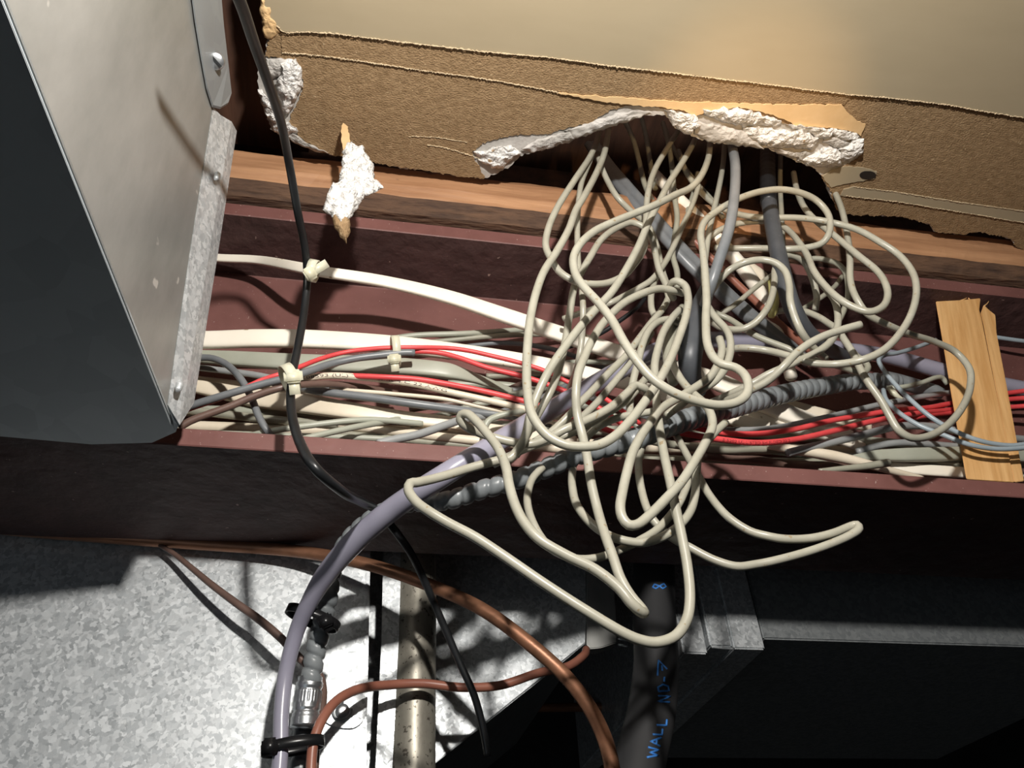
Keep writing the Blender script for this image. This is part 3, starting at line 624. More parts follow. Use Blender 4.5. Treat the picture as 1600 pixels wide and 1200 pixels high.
# ------------------------------------------------------------------ black cable and ties
cable('black_cable', 'thick black cable hanging down the left in front of the beam', [(345, -60, 112, 2.1), (374, 0, 128, 2.1), (398, 70, 150, 2.1), (421, 135, 172, 2.05), (440, 195, 196, 2.0), (453, 262, 222, 1.95), (465, 330, 242, 1.95), (476, 385, 262, 1.95), (480, 430, 276, 1.95), (476, 480, 282, 1.95), (466, 540, 280, 1.95), (456, 590, 277, 1.95), (455, 640, 272, 2.0), (468, 690, 264, 2.1), (493, 732, 257, 2.1), (535, 768, 272, 2.1), (566, 785, 296, 2.0), (596, 804, 322, 1.9), (636, 855, 335, 1.9), (662, 905, 352, 1.9), (688, 965, 362, 1.85), (718, 1035, 370, 1.8), (742, 1090, 374, 1.8), (757, 1150, 378, 1.8), (762, 1182, 380, 1.6)], 2.6, BLACK, n=20, key='black')
def ziptie(label, px, py, Y, ang, rx, ry, head, tail, m, hs=.0042, band=.0024, thick=.0006):
    """loop of band around a bundle: ang = direction (deg, in the photo) the bundle runs"""
    ctr = onY(px, py, Y)
    vd = ray(px, py).normalized()
    a = math.radians(ang)
    t = (onY(px+10*math.cos(a), py+10*math.sin(a), Y)-ctr).normalized()       # along the bundle
    nrm = (-vd+t*vd.dot(t)).normalized(); side = t.cross(nrm)
    root = empty('cable_tie', ctr); tag(root, label, 'cable tie', 'cable ties')
    verts = []; faces = []; n = 40
    for k in range(n):
        th = 2*math.pi*k/n
        for q, w_ in ((1, -1), (1, 1), (1+thick/min(rx, ry), 1), (1+thick/min(rx, ry), -1)):
            verts.append(tuple(ctr+side*rx*q*math.cos(th)+nrm*ry*q*math.sin(th)+t*band/2*w_))
    for k in range(n):
        for j in range(4):
            k2 = (k+1) % n; j2 = (j+1) % 4; faces.append((k*4+j, k2*4+j, k2*4+j2, k*4+j2))
    me = bpy.data.meshes.new('band'); me.from_pydata(verts, [], faces); link('band', me, m, root)
    hp = onY(*head, Y)-vd*(ry*.9); r = (onY(tail[0], tail[1], Y)-onY(*head, Y)); rt = r.normalized() if r.length > 0 else side
    up = vd.cross(rt).normalized(); 
    bm = bmesh.new(); bmesh.ops.create_cube(bm, size=1)
    bmesh.ops.bevel(bm, geom=bm.edges[:], offset=.16, segments=3, affect='EDGES')
    mt = Matrix((rt*hs, up*hs*1.05, -vd*hs*.75)).transposed().to_4x4(); mt.translation = hp
    bm.transform(mt); me = bpy.data.meshes.new('head'); bm.to_mesh(me); bm.free(); link('head', me, m, root)
    bm = bmesh.new(); L = r.length
    mt = Matrix((rt*L, up*band, -vd*.0009)).transposed().to_4x4(); mt.translation = hp+rt*L*.5
    bmesh.ops.create_cube(bm, size=1); bm.transform(mt)
    me = bpy.data.meshes.new('tail'); bm.to_mesh(me); bm.free(); link('tail', me, m, root)
    return root
ziptie('cream nylon cable tie holding black cable to the upper white cable', 489, 423, .273, 12, .0052, .0056, (485, 427), (511, 411), NYLON, .0066, .0044)
ziptie('cream nylon cable tie where black cable crosses grey and brown cables', 452, 591, .2755, -20, .0062, .0074, (458, 588), (461, 616), NYLON, .0078, .0046)
ziptie('cream nylon cable tie around the end of grey cable and red wire', 618, 549, .306, -3, .0078, .0058, (616, 560), (618, 580), NYLON, .0066, .0042)
ziptie('black cable tie around lavender tube at its narrow neck', 489, 966, .353, -66, .0120, .0066, (508, 970), (514, 986), BNYLON, .0066, .0040)
ziptie('black cable tie around tube and conduit near the bottom edge', 458, 1166, .364, 88, .0122, .0066, (422, 1167), (410, 1168), BNYLON, .0068, .0044)

# ------------------------------------------------------------------ cables lying on the beam
T = 'cable'
FU = Vector((0, -.25, 1))
cable('flat_cable', 'upper white flat cable arching over the beam from the duct into the tangle', [(290, 398, 330, 2.6), (340, 403, 328, 2.6), (400, 406, 322, 2.7), (500, 424, 298, 3.2), (600, 440, 303, 3.6), (700, 464, 306, 4.2), (800, 497, 310, 4.8), (900, 530, 316, 5.0), (1000, 562, 322, 5.2), (1080, 583, 324, 5.4), (1130, 600, 322, 5.6), (1200, 634, 322, 5.6), (1290, 668, 322, 5.0), (1330, 685, 326, 4.5)], 4.5, WHITE, up=FU, section=flat(1.0, .5), n=24)
cable('flat_cable', 'broad white flat cable, topmost of the bundle on the beam', [(270, 528, 324, 5.0), (316, 531, 324, 5.0), (400, 529, 322, 5.3), (480, 530, 321, 5.4), (610, 538, 320, 5.2), (700, 548, 320, 5.0), (800, 562, 320, 4.8), (900, 580, 322, 4.4), (1000, 605, 324, 4.0), (1100, 640, 326, 4.0), (1200, 670, 326, 4.4)], 5, WHITE, up=FU, section=flat(1.0, .5), n=24)
cable('flat_cable', 'sage grey flat cable just below the broad white one', [(290, 556, 330, 3.4), (360, 560, 327, 4.2), (480, 567, 322, 4.8), (600, 571, 318, 4.9), (700, 580, 316, 4.6), (745, 592, 320, 2.8), (800, 612, 330, 2.0)], 4.5, SAGE, up=FU, section=flat(1, .55), n=24)
cable('flat_cable', 'white flat cable low in the bundle, between grey cable and flange', [(280, 602, 334, 3.0), (306, 604, 334, 3.6), (400, 622, 332, 5.0), (464, 630, 326, 5.0), (542, 641, 322, 4.6), (621, 652, 322, 3.8), (697, 660, 322, 3.4), (800, 676, 324, 3.2), (900, 690, 326, 3.0)], 4, CREAM, up=FU, section=flat(1, .5), n=20)
cable('red_wire', 'red wire tied on the left, uppermost of the reds', [(290, 641, 308), (359, 617, 303), (409, 594, 300), (437, 585, 298), (469, 573, 302), (503, 560, 306), (542, 550, 308), (595, 544, 306), (647, 543, 306), (700, 544, 308), (732, 548), (768, 556), (816, 568, 308), (850, 579), (888, 597), (936, 617), (970, 640, 306), (1000, 662, 312)], 1.25, RED, 'wire', n=14)
cable('red_wire', 'red wire emerging from under the tie at the middle', [(620, 552, 312), (652, 549, 309), (690, 552), (720, 560), (760, 574, 308), (816, 588), (848, 598), (884, 612, 308), (930, 634), (975, 664, 310), (1010, 680, 314)], 1.45, RED, 'wire', n=14)
cable('red_wire', 'lower red wire lying on the printed cream cable', [(500, 588, 316), (532, 587, 310), (595, 589, 306), (647, 592), (700, 600), (760, 612, 306), (816, 626), (850, 636), (900, 652, 306), (950, 672, 310), (1000, 690, 314)], 1.45, RED, 'wire', n=14)
cable('printed_cable', 'thin cream cable with dark printed lettering below the reds', [(455, 596, 300), (472, 592, 303), (516, 587, 306), (569, 590, 309), (647, 600, 308), (700, 612), (760, 625, 308), (820, 639), (880, 654, 310), (960, 676, 316)], 1.7, CREAM, T, n=18, key='print')
cable('thin_cable', 'very thin cream cable above the dark grey one', [(515, 608, 318), (560, 611, 314), (621, 616), (697, 624, 312), (756, 637), (820, 650, 314), (880, 664)], 1.1, CREAM)
cable('grey_cable', 'grey cable with cut end held by the middle tie', [(280, 641, 306), (298, 634, 304), (359, 615, 300), (411, 600, 297), (443, 592, 295), (477, 582, 297), (516, 569, 302), (556, 560, 303), (603, 554, 303), (630, 551, 303), (648, 551, 303)], 1.85, GREY, n=18)
cable('brown_cable', 'brown cable running beside the grey one from the duct edge', [(280, 668, 306), (297, 658, 305), (359, 635, 303), (398, 619, 301), (443, 605, 299), (490, 600, 306), (542, 602, 314), (582, 608, 322), (620, 615, 330)], 1.8, BROWN, n=18)
cable('grey_cable', 'grey cable curling down over the bundle by the duct', [(290, 560, 318), (309, 559, 316), (332, 560), (356, 571, 311), (378, 595, 308), (393, 622, 309), (404, 650), (418, 674, 311), (432, 690, 318)], 1.8, GREY, n=18)
cable('grey_cable', 'short dull grey cable behind the curling one', [(290, 572, 326), (340, 578), (400, 586, 324), (450, 596, 322), (520, 606)], 1.7, LGREY)
cable('grey_cable', 'dark grey speckled cable crossing mid bundle', [(470, 606, 322), (503, 612, 316), (569, 620, 313), (647, 631, 312), (700, 638), (750, 645), (800, 650, 316), (860, 662, 322)], 2.15, GREY, n=18)
cable('thin_cable', 'sage thin cable lying on the flange crossed by black cable', [(355, 690, 324), (427, 673, 312), (490, 664), (542, 658, 314), (580, 656), (660, 662, 322)], 1.6, SAGE)
cable('thin_cable', 'sage thin cable rising from the flange right of black cable', [(470, 687, 308), (490, 682), (542, 670, 312), (595, 660, 318), (640, 652, 324)], 1.6, SAGE)
cable('grey_cable', 'light grey cable rising from the flange to the beige loop', [(590, 693, 306), (620, 686), (653, 679, 308), (697, 664, 310), (722, 656, 312), (760, 650, 318)], 2.1, LGREY, n=18)
cable('grey_cable', 'light grey cable bending up right of the beige loop', [(764, 700, 314), (757, 675, 312), (762, 659, 310), (776, 651), (800, 645, 308), (826, 640), (850, 634, 314)], 1.7, SAGE, n=18)
# lower filler cables seen between the others
fill = [((290, 590, 336), (400, 604), (520, 628, 334), (700, 668, 334), 1.8, CREAM, 'cream cable deep in the bundle beside the duct'),
        ((290, 640, 334), (420, 655), (560, 666, 332), (760, 690, 332), 2.2, BEIGE2, 'dull beige cable on the web side of the flange'),
        ((300, 676, 322), (420, 680), (560, 684, 322), (640, 688, 322), 1.6, SAGE, 'thin sage cable hugging the flange near the duct'),
        ((530, 664, 332), (700, 684), (800, 694, 320), (900, 704, 318), 2.4, CREAM, 'cream cable hugging the flange below the lavender tube'),
        ((520, 676, 334), (660, 690), (760, 698, 324), (860, 704, 322), 1.8, BEIGE2, 'dull beige cable on the flange behind the light grey one'),
        ((640, 640, 336), (760, 620), (840, 590, 334), (930, 556, 334), 1.8, BROWN, 'brown cable rising to the right behind red wires'),
        ((640, 664, 334), (720, 640), (800, 618, 330), (880, 600, 330), 2.0, SAGE, 'sage cable slanting up behind the reds'),
        ((680, 672, 330), (760, 650), (830, 628, 326), (890, 600, 328), 1.6, GREY, 'dark grey cable slanting up behind the reds'),
        ((560, 540, 330), (640, 525), (730, 521, 328), (820, 515, 334), 1.7, SAGE, 'sage cable rising above the broad white one'),
        ((600, 545, 332), (700, 532), (790, 524, 330), (880, 522, 336), 1.6, BEIGE2, 'dull beige cable looping over the broad white one'),
        ((700, 546, 336), (780, 536), (860, 545, 334), (960, 580, 334), 1.5, GREY, 'dark thin cable between the two white flats'),
        ((830, 578, 330), (900, 566), (980, 570, 328), (1060, 590, 328), 1.7, SAGE, 'sage cable passing behind the lavender tube'),
        ((760, 588, 332), (860, 584), (960, 600, 330), (1060, 630, 328), 1.8, BEIGE2, 'dull beige cable behind the crossing red wires'),
        ((780, 610, 334), (880, 612), (980, 640, 332), (1080, 676, 330), 2.0, LGREY, 'light grey cable deep behind the reds'),
        ((700, 600, 338), (800, 604), (900, 630, 336), (1000, 668, 332), 2.4, SAGE, 'thick sage cable deep under the reds')]
for a, b, c, d, r, m, lab in fill:
    cable('background_cable', lab, [a, b, c, d], r, m)
# right half of the tray
cable('red_wire', 'upper red wire on the right half of the tray', [(1060, 662, 300), (1126, 676, 299), (1180, 678, 300), (1240, 671), (1300, 657, 306), (1360, 647), (1396, 641, 308), (1450, 637), (1487, 630, 324), (1577, 614, 326), (1640, 606, 320)], 1.55, RED, 'wire', n=14)
cable('red_wire', 'lower red wire with dark print on the right half', [(1060, 676, 298), (1122, 686, 297), (1180, 692, 298), (1240, 687), (1300, 674, 303), (1360, 659), (1425, 647, 308), (1487, 640, 324), (1577, 624, 326), (1640, 620, 320)], 1.6, RED, 'wire', n=14, key='redprint')
cable('red_wire', 'third red wire, lowest where they pass behind the pine block', [(1400, 660, 316), (1432, 652, 312), (1485, 645, 324), (1580, 636, 326), (1640, 632, 318)], 1.5, RED, 'wire', n=14)
cable('red_wire', 'short red wire glimpsed under the duct at far left', [(-60, 716, 330), (0, 706, 330), (70, 696), (140, 686, 326), (200, 678, 324)], 1.6, RED, 'wire')
cable('grey_cable', 'thin grey cable running just above the right red wires', [(1130, 672, 312), (1200, 670), (1300, 650, 314), (1375, 632), (1450, 618, 318), (1500, 612, 322)], 1.7, LGREY)
cable('grey_cable', 'light grey cable bowing under the right red wires', [(1230, 708, 312), (1260, 700), (1300, 691, 310), (1350, 679), (1405, 666, 312), (1460, 667), (1520, 678, 318), (1640, 690, 322)], 2.2, LGREY, n=18)
cable('grey_cable', 'light grey cable two below the reds beside the block', [(1340, 706, 318), (1370, 697), (1405, 692, 316), (1462, 695), (1520, 700, 320), (1640, 712, 322)], 2.0, LGREY, n=18)
cable('flat_cable', 'broad sage cable near the flange left of the block', [(1330, 716, 318, 1.6), (1370, 712, 316, 3.2), (1412, 711, 314, 3.9), (1460, 710, 314, 4.1), (1505, 709, 316, 4.1), (1580, 712, 320, 4.0), (1660, 716, 322, 4)], 4, SAGE, up=FU, section=flat(1, .6), n=22)
cable('cream_cable', 'cream cable dipping to the flange right of centre', [(1200, 696, 316, 2.0), (1250, 704, 314, 2.6), (1300, 712, 312, 3.0), (1350, 724, 312, 2.6), (1390, 735, 314, 2.0), (1440, 748, 318, 1.8)], 2.5, CREAM, n=18)
cable('flat_cable', 'white flat cable lowest beside the foot of the block', [(1370, 728, 324, 2.0), (1400, 731, 322, 3.0), (1450, 735, 320, 3.3), (1512, 739, 320, 3.3), (1580, 744, 322, 3.2), (1660, 750, 322, 3)], 3, WHITE, up=FU, section=flat(1, .5), n=20)
cable('cut_cable', 'dark beige cable stub with cut end on the flange', [(1280, 736, 305, 1.3), (1320, 732, 304, 1.6), (1350, 729, 304, 1.9), (1388, 723, 304, 2.2)], 2, BEIGE2, n=16)
cable('flat_cable', 'white flat cable fanning out under the spiral conduit', [(1130, 640, 330, 4.5), (1200, 655, 328, 5.5), (1260, 668, 326, 5.5), (1310, 684, 326, 4.0), (1350, 700, 328, 3)], 5, WHITE, up=FU, section=flat(1, .5), n=20)
cable('flat_cable', 'second white flat cable under the spiral conduit, slanting right', [(1180, 620, 336, 3.5), (1250, 640, 332, 4.5), (1300, 652, 330, 4), (1360, 668, 330, 3.0)], 4, CREAM, up=FU, section=flat(1, .5), n=20)
cable('white_cable', 'thick white cable leaving the hole behind the tangle', [(1020, 268, 300, 3.5), (1040, 290, 290, 3.8), (1075, 325, 288, 4.0), (1100, 350, 290, 4.0), (1135, 388, 294, 4.3), (1165, 425, 300, 4.6), (1190, 462, 308, 4.4), (1215, 520, 318, 3.6), (1228, 560, 322, 3.6), (1236, 588, 318, 3.8)], 4, WHITE, n=22)
cable('cream_cable', 'wide cream cable behind the arc right of the grey cable', [(1120, 395, 300, 3), (1160, 415, 302, 5), (1195, 440, 306, 4.5), (1205, 470, 314, 3)], 4, CREAM, n=20)
cable('brown_cable', 'red-brown cable slanting down between grey and white cables', [(1010, 300, 298, 2.0), (1040, 332, 292, 2.2), (1084, 376, 294, 2.2), (1140, 432, 302, 2.3), (1208, 497, 312, 2.4), (1245, 530, 318, 2.4), (1275, 556, 322, 2.2)], 2.3, PINKBR, n=16)
def twin(th):
    c, s = math.cos(th), math.sin(th); return (1.0*math.copysign(abs(c)**.7, c)*(1), .56*s*(1-.30*math.exp(-(c/.28)**2)))
cable('twin_cable', 'glossy grey twin flat cable slanting down from the hole', [(925, 225, 322, 6.0), (950, 262, 306, 6.0), (975, 292, 292, 6.2), (1010, 332, 286, 6.4), (1045, 372, 285, 6.4), (1080, 410, 288, 6.4), (1120, 448, 294, 6.4), (1160, 484, 302, 6.0), (1200, 516, 310, 5.4), (1240, 546, 318, 4.6), (1262, 566, 324, 4.0)], 6, GREY, up=Vector((1, 0, 1)), section=twin, n=40)
# bundles deep in the tray to close the gaps
deep = [(262, 686, 336, 1660, 740, 3.0, BEIGE2, 'dull beige cable at the very back of the tray'), (262, 662, 338, 1660, 724, 3.2, CREAM, 'cream cable at the very back of the tray'),
        (262, 638, 340, 1660, 704, 3.0, SAGE, 'sage cable pressed against the web'), (1100, 700, 334, 1660, 728, 2.6, SAGE, 'sage cable at the back of the right tray'),
        (1100, 716, 326, 1660, 742, 2.4, BROWN, 'dark brown cable along the flange on the right'), (1000, 690, 322, 1500, 728, 2.2, BEIGE2, 'dull beige cable along the right flange')]
for i, (x0, y0, Y, x1, y1, r, m, lab) in enumerate(deep):
    pts = []
    for k in range(9):
        u = k/8; pts.append((x0+(x1-x0)*u, y0+(y1-y0)*u+4*math.sin(k*1.7+i), Y+2*math.sin(k*2.3+i)))
    cable('background_cable', lab, pts, r, m)
# blue-grey pair at the right
cable('blue_grey_wire', 'pale blue-grey wire hooking over and crossing the pine block', [(1462, 531, 318), (1450, 536, 312), (1425, 545), (1400, 552, 306), (1382, 555), (1373, 563, 302), (1380, 577), (1400, 602, 298), (1425, 627), (1455, 652, 294), (1485, 670), (1525, 687, 292), (1575, 696), (1610, 693, 294), (1660, 688)], 1.35, BLUEGREY, 'wire', n=14)
cable('blue_grey_wire', 'pale blue-grey wire, lower of the pair across the block', [(1380, 609, 306), (1385, 625, 303), (1405, 645), (1435, 664, 298), (1475, 680), (1512, 694, 292), (1550, 701), (1587, 701, 292), (1625, 696), (1660, 694)], 1.35, BLUEGREY, 'wire', n=14)
cable('blue_grey_wire', 'pale blue-grey wire right of the pine block', [(1540, 524, 330), (1557, 527, 328), (1600, 533, 326), (1680, 540)], 1.5, BLUEGREY, 'wire', n=14)
cable('thin_cable', 'thin sage wire draped over the grey pipe end', [(1385, 606, 322), (1407, 605, 318), (1440, 598), (1462, 590, 317), (1472, 590), (1480, 600, 320)], 1.5, SAGE)
o = cable('wire_connector', 'small cream plastic connector beside the spiral conduit end', [(1390, 606, 316, 1.6), (1396, 614, 315, 2.0), (1404, 620, 315, 1.2), (1411, 623, 315, .5)], 1.5, NYLON, 'connector')
# thin brown and pink-brown cables at lower left
cable('brown_cable', 'thin brown cable drooping across the spangled duct', [(250, 852, 392, 1.2), (270, 864, 390, 1.3), (300, 888, 386, 1.5), (330, 913, 383, 1.7), (370, 943, 380, 1.9), (405, 968, 379, 2.0), (440, 998, 378, 2.0), (470, 1030, 381, 2.0), (498, 1052, 384, 1.8), (505, 1075, 383, 1.8), (503, 1110, 380, 1.8), (497, 1140, 378, 1.8), (492, 1200, 376, 1.8), (490, 1270, 376, 1.8)], 1.9, BROWN, n=16)
cable('pink_brown_cable', 'pinkish brown cable curving from the bottom across the steel pipe', [(484, 1270, 362), (486, 1200, 362), (490, 1160, 362), (503, 1125, 364), (525, 1096, 370), (560, 1077, 380), (610, 1070, 392), (660, 1068, 396), (720, 1074), (780, 1071), (840, 1052, 400), (890, 1040), (912, 1024, 410), (916, 1015, 420)], 2.25, PINKBR, n=18)

# ------------------------------------------------------------------ the tangle
def tg(label, pts, r=2.3, m=None, name='beige_cable', **kw):
    r *= .81; pts = [p if len(p) < 4 else p[:3]+(p[3]*.85,) for p in pts]
    return cable(name, label, pts, r, m or BEIGE, 'cable', n=16, **kw)
D = {}
tg('frontmost beige cable making a long diagonal and a loop above the spiral conduit', [(1114, 205, 262), (1110, 222, 256), (1106, 250, 246), (1092, 280, 236), (1078, 294), (1056, 304), (1024, 320, 226), (990, 334), (956, 348), (928, 362), (906, 382, 222), (896, 404), (900, 430), (912, 448), (936, 474), (956, 500), (976, 536, 220), (996, 565), (1020, 592), (1050, 612), (1080, 624), (1120, 633), (1150, 629), (1166, 617, 224), (1169, 600), (1162, 584), (1148, 574), (1128, 569), (1116, 560), (1106, 540, 230), (1103, 500), (1104, 470), (1102, 430, 234), (1098, 390), (1095, 364), (1102, 345), (1120, 330, 240), (1136, 320), (1160, 308), (1190, 299), (1220, 296, 240), (1250, 301), (1274, 312), (1290, 328), (1297, 346, 246), (1294, 368), (1284, 380), (1260, 387, 256), (1230, 389), (1190, 388), (1144, 388, 272), (1118, 387)], 2.35)
tg('beige cable forming the large left-hand loop', [(951, 200, 262), (944, 240, 254), (932, 270), (912, 308, 244), (900, 328), (888, 360, 238), (868, 396), (850, 424), (838, 456, 234), (830, 490), (825, 530), (823, 570, 232), (824, 610), (830, 645), (842, 666), (860, 684), (886, 696, 232), (910, 698), (936, 695), (960, 682), (984, 658, 232), (1006, 630), (1029, 596, 232), (1046, 564), (1062, 524, 238), (1073, 488), (1075, 462), (1069, 445), (1058, 439, 246), (1049, 443), (1046, 452, 254), (1052, 466, 262)], 2.35)
tg('beige cable dropping from the hole\'s centre, leftwards across the diagonal', [(1092, 205, 262), (1080, 230, 256), (1066, 254, 252), (1044, 288), (1032, 312), (1020, 334, 240), (1008, 360), (998, 384), (980, 418, 238), (956, 456), (932, 482), (904, 514, 240), (884, 540), (862, 572, 244), (848, 598), (836, 626), (828, 650, 250), (820, 684), (808, 704), (797, 716, 262), (776, 720), (732, 732, 262), (700, 742), (670, 750, 258), (650, 754), (641, 755, 254), (638, 765), (650, 784), (670, 799, 250), (700, 817), (740, 838), (780, 864, 248), (850, 912), (920, 957, 246), (976, 990), (1000, 1000), (1025, 1004, 246), (1055, 994), (1073, 968), (1078, 935, 246), (1074, 885), (1064, 832), (1055, 790, 246), (1046, 748), (1038, 712), (1030, 666, 250), (1026, 630), (1024, 600, 254), (1023, 570), (1028, 545), (1036, 520), (1048, 500, 258), (1062, 484, 262)], 2.35)
tg('beige cable with the pointed loop end hanging lowest left of the smoky tube', [(1066, 458, 258), (1052, 454, 252), (1032, 451), (1010, 456, 248), (980, 470), (960, 486), (940, 508, 244), (924, 534), (914, 556), (904, 582, 242), (900, 612), (902, 648), (910, 680, 250), (917, 712), (924, 756), (934, 798, 250), (946, 838), (957, 868, 246), (970, 905), (986, 932, 244), (1002, 951, 243), (1006, 957, 242), (1000, 955, 239), (986, 942, 238), (969, 921), (930, 890, 238), (885, 868), (843, 843, 238), (820, 818), (806, 792, 240), (796, 760), (790, 728), (778, 700, 246), (760, 676), (744, 658), (731, 647, 252), (721, 648), (719, 656, 256), (728, 666), (748, 676, 262), (776, 685), (796, 690), (828, 694, 262), (852, 687), (882, 671, 256), (920, 655), (952, 638, 254), (980, 614), (994, 602), (1006, 606, 260), (1013, 620, 268)], 2.35)
tg('beige cable running beside the pointed loop cable into the conduit', [(770, 726, 278), (810, 706), (852, 690, 268), (884, 680), (918, 664, 262), (948, 646), (976, 628), (992, 612, 262), (1010, 590, 266)], 2.2)
tg('beige cable forming the narrow central hanging loop', [(1066, 520, 266), (1050, 560, 262), (1062, 590), (1082, 614, 254), (1100, 630), (1111, 648), (1113, 666, 244), (1104, 688), (1086, 720, 240), (1064, 754), (1040, 780, 238), (1016, 804), (995, 820), (982, 820), (972, 808, 238), (969, 792), (972, 772), (979, 740), (988, 708, 240), (1000, 684), (1016, 660, 244), (1034, 638), (1066, 618, 252), (1090, 603), (1110, 588), (1123, 566, 254), (1128, 545), (1124, 528)], 2.35)
tg('beige cable twisting behind the front loop and up to the grey cable', [(1040, 650, 262), (1072, 626, 260), (1095, 609), (1115, 597, 256), (1132, 577), (1140, 556, 252), (1141, 532), (1134, 514), (1120, 499, 256), (1108, 482), (1102, 470, 262)], 2.3)
tg('beige cable slipping under the first diagonal at upper left', [(936, 206, 264), (930, 228, 258), (920, 248), (896, 284, 250), (870, 326), (856, 360), (853, 386, 246), (862, 406), (876, 426), (900, 440, 248), (925, 444), (950, 442), (974, 431, 252), (992, 412), (1006, 388, 256), (1009, 350), (1012, 305, 256), (1022, 268), (1046, 226, 264), (1062, 200)], 2.25)
tg('beige cable arching beside the diagonal and dropping through the middle', [(806, 712, 276), (822, 682, 268), (836, 655, 264), (848, 634, 260), (860, 612, 257), (872, 580), (884, 530, 256), (890, 490), (898, 446, 254), (908, 426), (922, 402, 252), (940, 374), (966, 355), (988, 348), (1006, 355, 258), (1018, 372), (1024, 396, 266), (1030, 422), (1040, 444, 270), (1045, 466)], 2.25)
tg('beige cable crossing low behind the lavender tube toward lower left', [(1046, 462, 272), (1036, 482, 268), (1016, 506), (992, 538, 264), (976, 558), (952, 582, 262), (924, 612), (904, 632, 262), (892, 646), (876, 662), (860, 676, 266), (836, 690)], 2.2)
tg('thin beige cable falling straight at the left of the tangle', [(926, 240, 264), (920, 256, 260), (909, 284), (904, 315, 256), (902, 360), (904, 418, 258), (908, 446), (911, 485, 262), (909, 530), (904, 562, 276), (894, 596, 304), (885, 616, 316), (878, 640, 326)], 2.0)
tg('beige cable curving out of the hole down behind the grey twin cable', [(934, 240, 266), (938, 256, 264), (950, 284), (966, 310, 264), (986, 330), (1012, 352, 274), (1026, 384), (1034, 420, 278), (1044, 450)], 2.2)
tg('beige cable rising from the far left through the tangle to the hole', [(880, 498, 300), (896, 493, 296), (920, 485), (952, 474, 280), (976, 462), (1000, 449), (1018, 437, 274), (1038, 412), (1052, 386, 272), (1066, 354), (1080, 324, 270), (1092, 290)], 2.1)
tg('beige cable dropping straight behind the white thick cable', [(1036, 192, 275), (1044, 222, 274), (1050, 262), (1054, 308, 272), (1058, 340), (1054, 372), (1051, 398, 274), (1058, 426), (1058, 450)], 2.1, BEIGE2)
tg('short beige cable hooking in the middle of the tangle', [(1030, 424, 280), (1021, 445), (1017, 470, 274), (1020, 488), (1030, 500), (1044, 506, 274)], 2.2)
tg('beige cable bending over and falling behind the front diagonal', [(1060, 506, 270), (1046, 499, 264), (1030, 502), (1014, 516, 260), (1004, 538), (997, 566, 262), (990, 592), (985, 620, 266), (985, 646), (990, 660)], 2.2)
tg('beige cable slanting parallel to the lavender tube', [(1018, 520, 272), (1004, 542, 268), (986, 565), (956, 602, 266), (930, 632), (905, 655, 268), (888, 668)], 2.1)
tg('beige cable emerging under the tangle along the spiral conduit', [(1052, 632, 264), (1030, 640), (1008, 645, 264), (980, 649), (952, 658, 266), (932, 669), (916, 685, 272), (905, 700)], 2.1)
tg('beige cable with a free cut end at the right of the tangle', [(1110, 640, 290), (1140, 624, 272), (1170, 611, 262), (1200, 595), (1224, 573, 248), (1244, 552), (1264, 537, 242), (1290, 524), (1320, 514, 238), (1345, 507, 236)], 2.35)
tg('beige cable crossing under the one with the free end', [(1100, 634, 294), (1140, 616, 276), (1172, 601, 268), (1200, 585), (1232, 571, 258), (1256, 560), (1280, 548), (1299, 532, 254), (1308, 512), (1309, 490), (1304, 470, 254), (1291, 452), (1272, 430, 256)], 2.3)
tg('beige arc looping over the cream cable beside the dark thick cable', [(1100, 470, 278), (1112, 455, 268), (1124, 438, 256), (1140, 422), (1164, 410, 246), (1192, 406), (1212, 411, 242), (1226, 423), (1233, 444), (1235, 472, 242), (1242, 496), (1252, 518, 248), (1268, 540), (1290, 560, 262)], 2.3)
tg('beige cable curving round from the twin cable to the yellow connector', [(1108, 500, 282), (1130, 513, 274), (1160, 514, 268), (1180, 504), (1196, 486, 260), (1206, 464), (1210, 440), (1211, 422, 262), (1217, 407), (1230, 399, 262), (1245, 402), (1258, 412), (1268, 432, 268), (1276, 462), (1274, 484, 274)], 2.3)
tg('beige cable entering from behind the grey cable and looping right', [(1108, 372, 282), (1122, 361, 278), (1146, 351), (1170, 347, 274), (1200, 346), (1220, 352, 266), (1234, 362), (1250, 381, 258), (1262, 400), (1272, 424, 250), (1288, 445), (1310, 466, 244), (1334, 480), (1358, 487), (1378, 480, 240), (1387, 462), (1382, 440), (1369, 422), (1342, 400, 244), (1318, 380), (1296, 362, 250), (1274, 344), (1258, 326, 258), (1246, 300), (1240, 270, 268)], 2.3)
tg('beige cable making the widest right-hand loop', [(1060, 236, 280), (1070, 264, 278), (1082, 284), (1098, 303), (1118, 320), (1142, 331, 272), (1170, 338), (1200, 340, 262), (1240, 340), (1280, 344, 248), (1310, 350), (1342, 360), (1376, 379, 240), (1404, 398), (1425, 424), (1432, 452, 238), (1425, 488), (1407, 520), (1379, 548, 242), (1348, 562), (1306, 569), (1268, 567, 256), (1232, 556), (1200, 548), (1170, 544, 268), (1146, 545), (1120, 556, 280)], 2.3)
tg('beige cable hanging from the board\'s right end and circling round the pine block', [(1290, 262, 268), (1297, 288, 262), (1307, 306), (1316, 330, 256), (1323, 362), (1328, 402, 250), (1329, 440), (1337, 464, 250), (1355, 490), (1390, 509, 256), (1425, 523), (1460, 534, 268), (1493, 550, 272), (1514, 575), (1516, 604, 272), (1502, 639), (1477, 667, 268), (1446, 683), (1421, 683), (1404, 672, 262), (1390, 650), (1376, 625), (1357, 598, 258), (1346, 580), (1334, 554, 258), (1320, 532), (1309, 516, 260), (1294, 505), (1278, 495, 268), (1255, 486), (1236, 484), (1212, 487, 284)], 2.3)
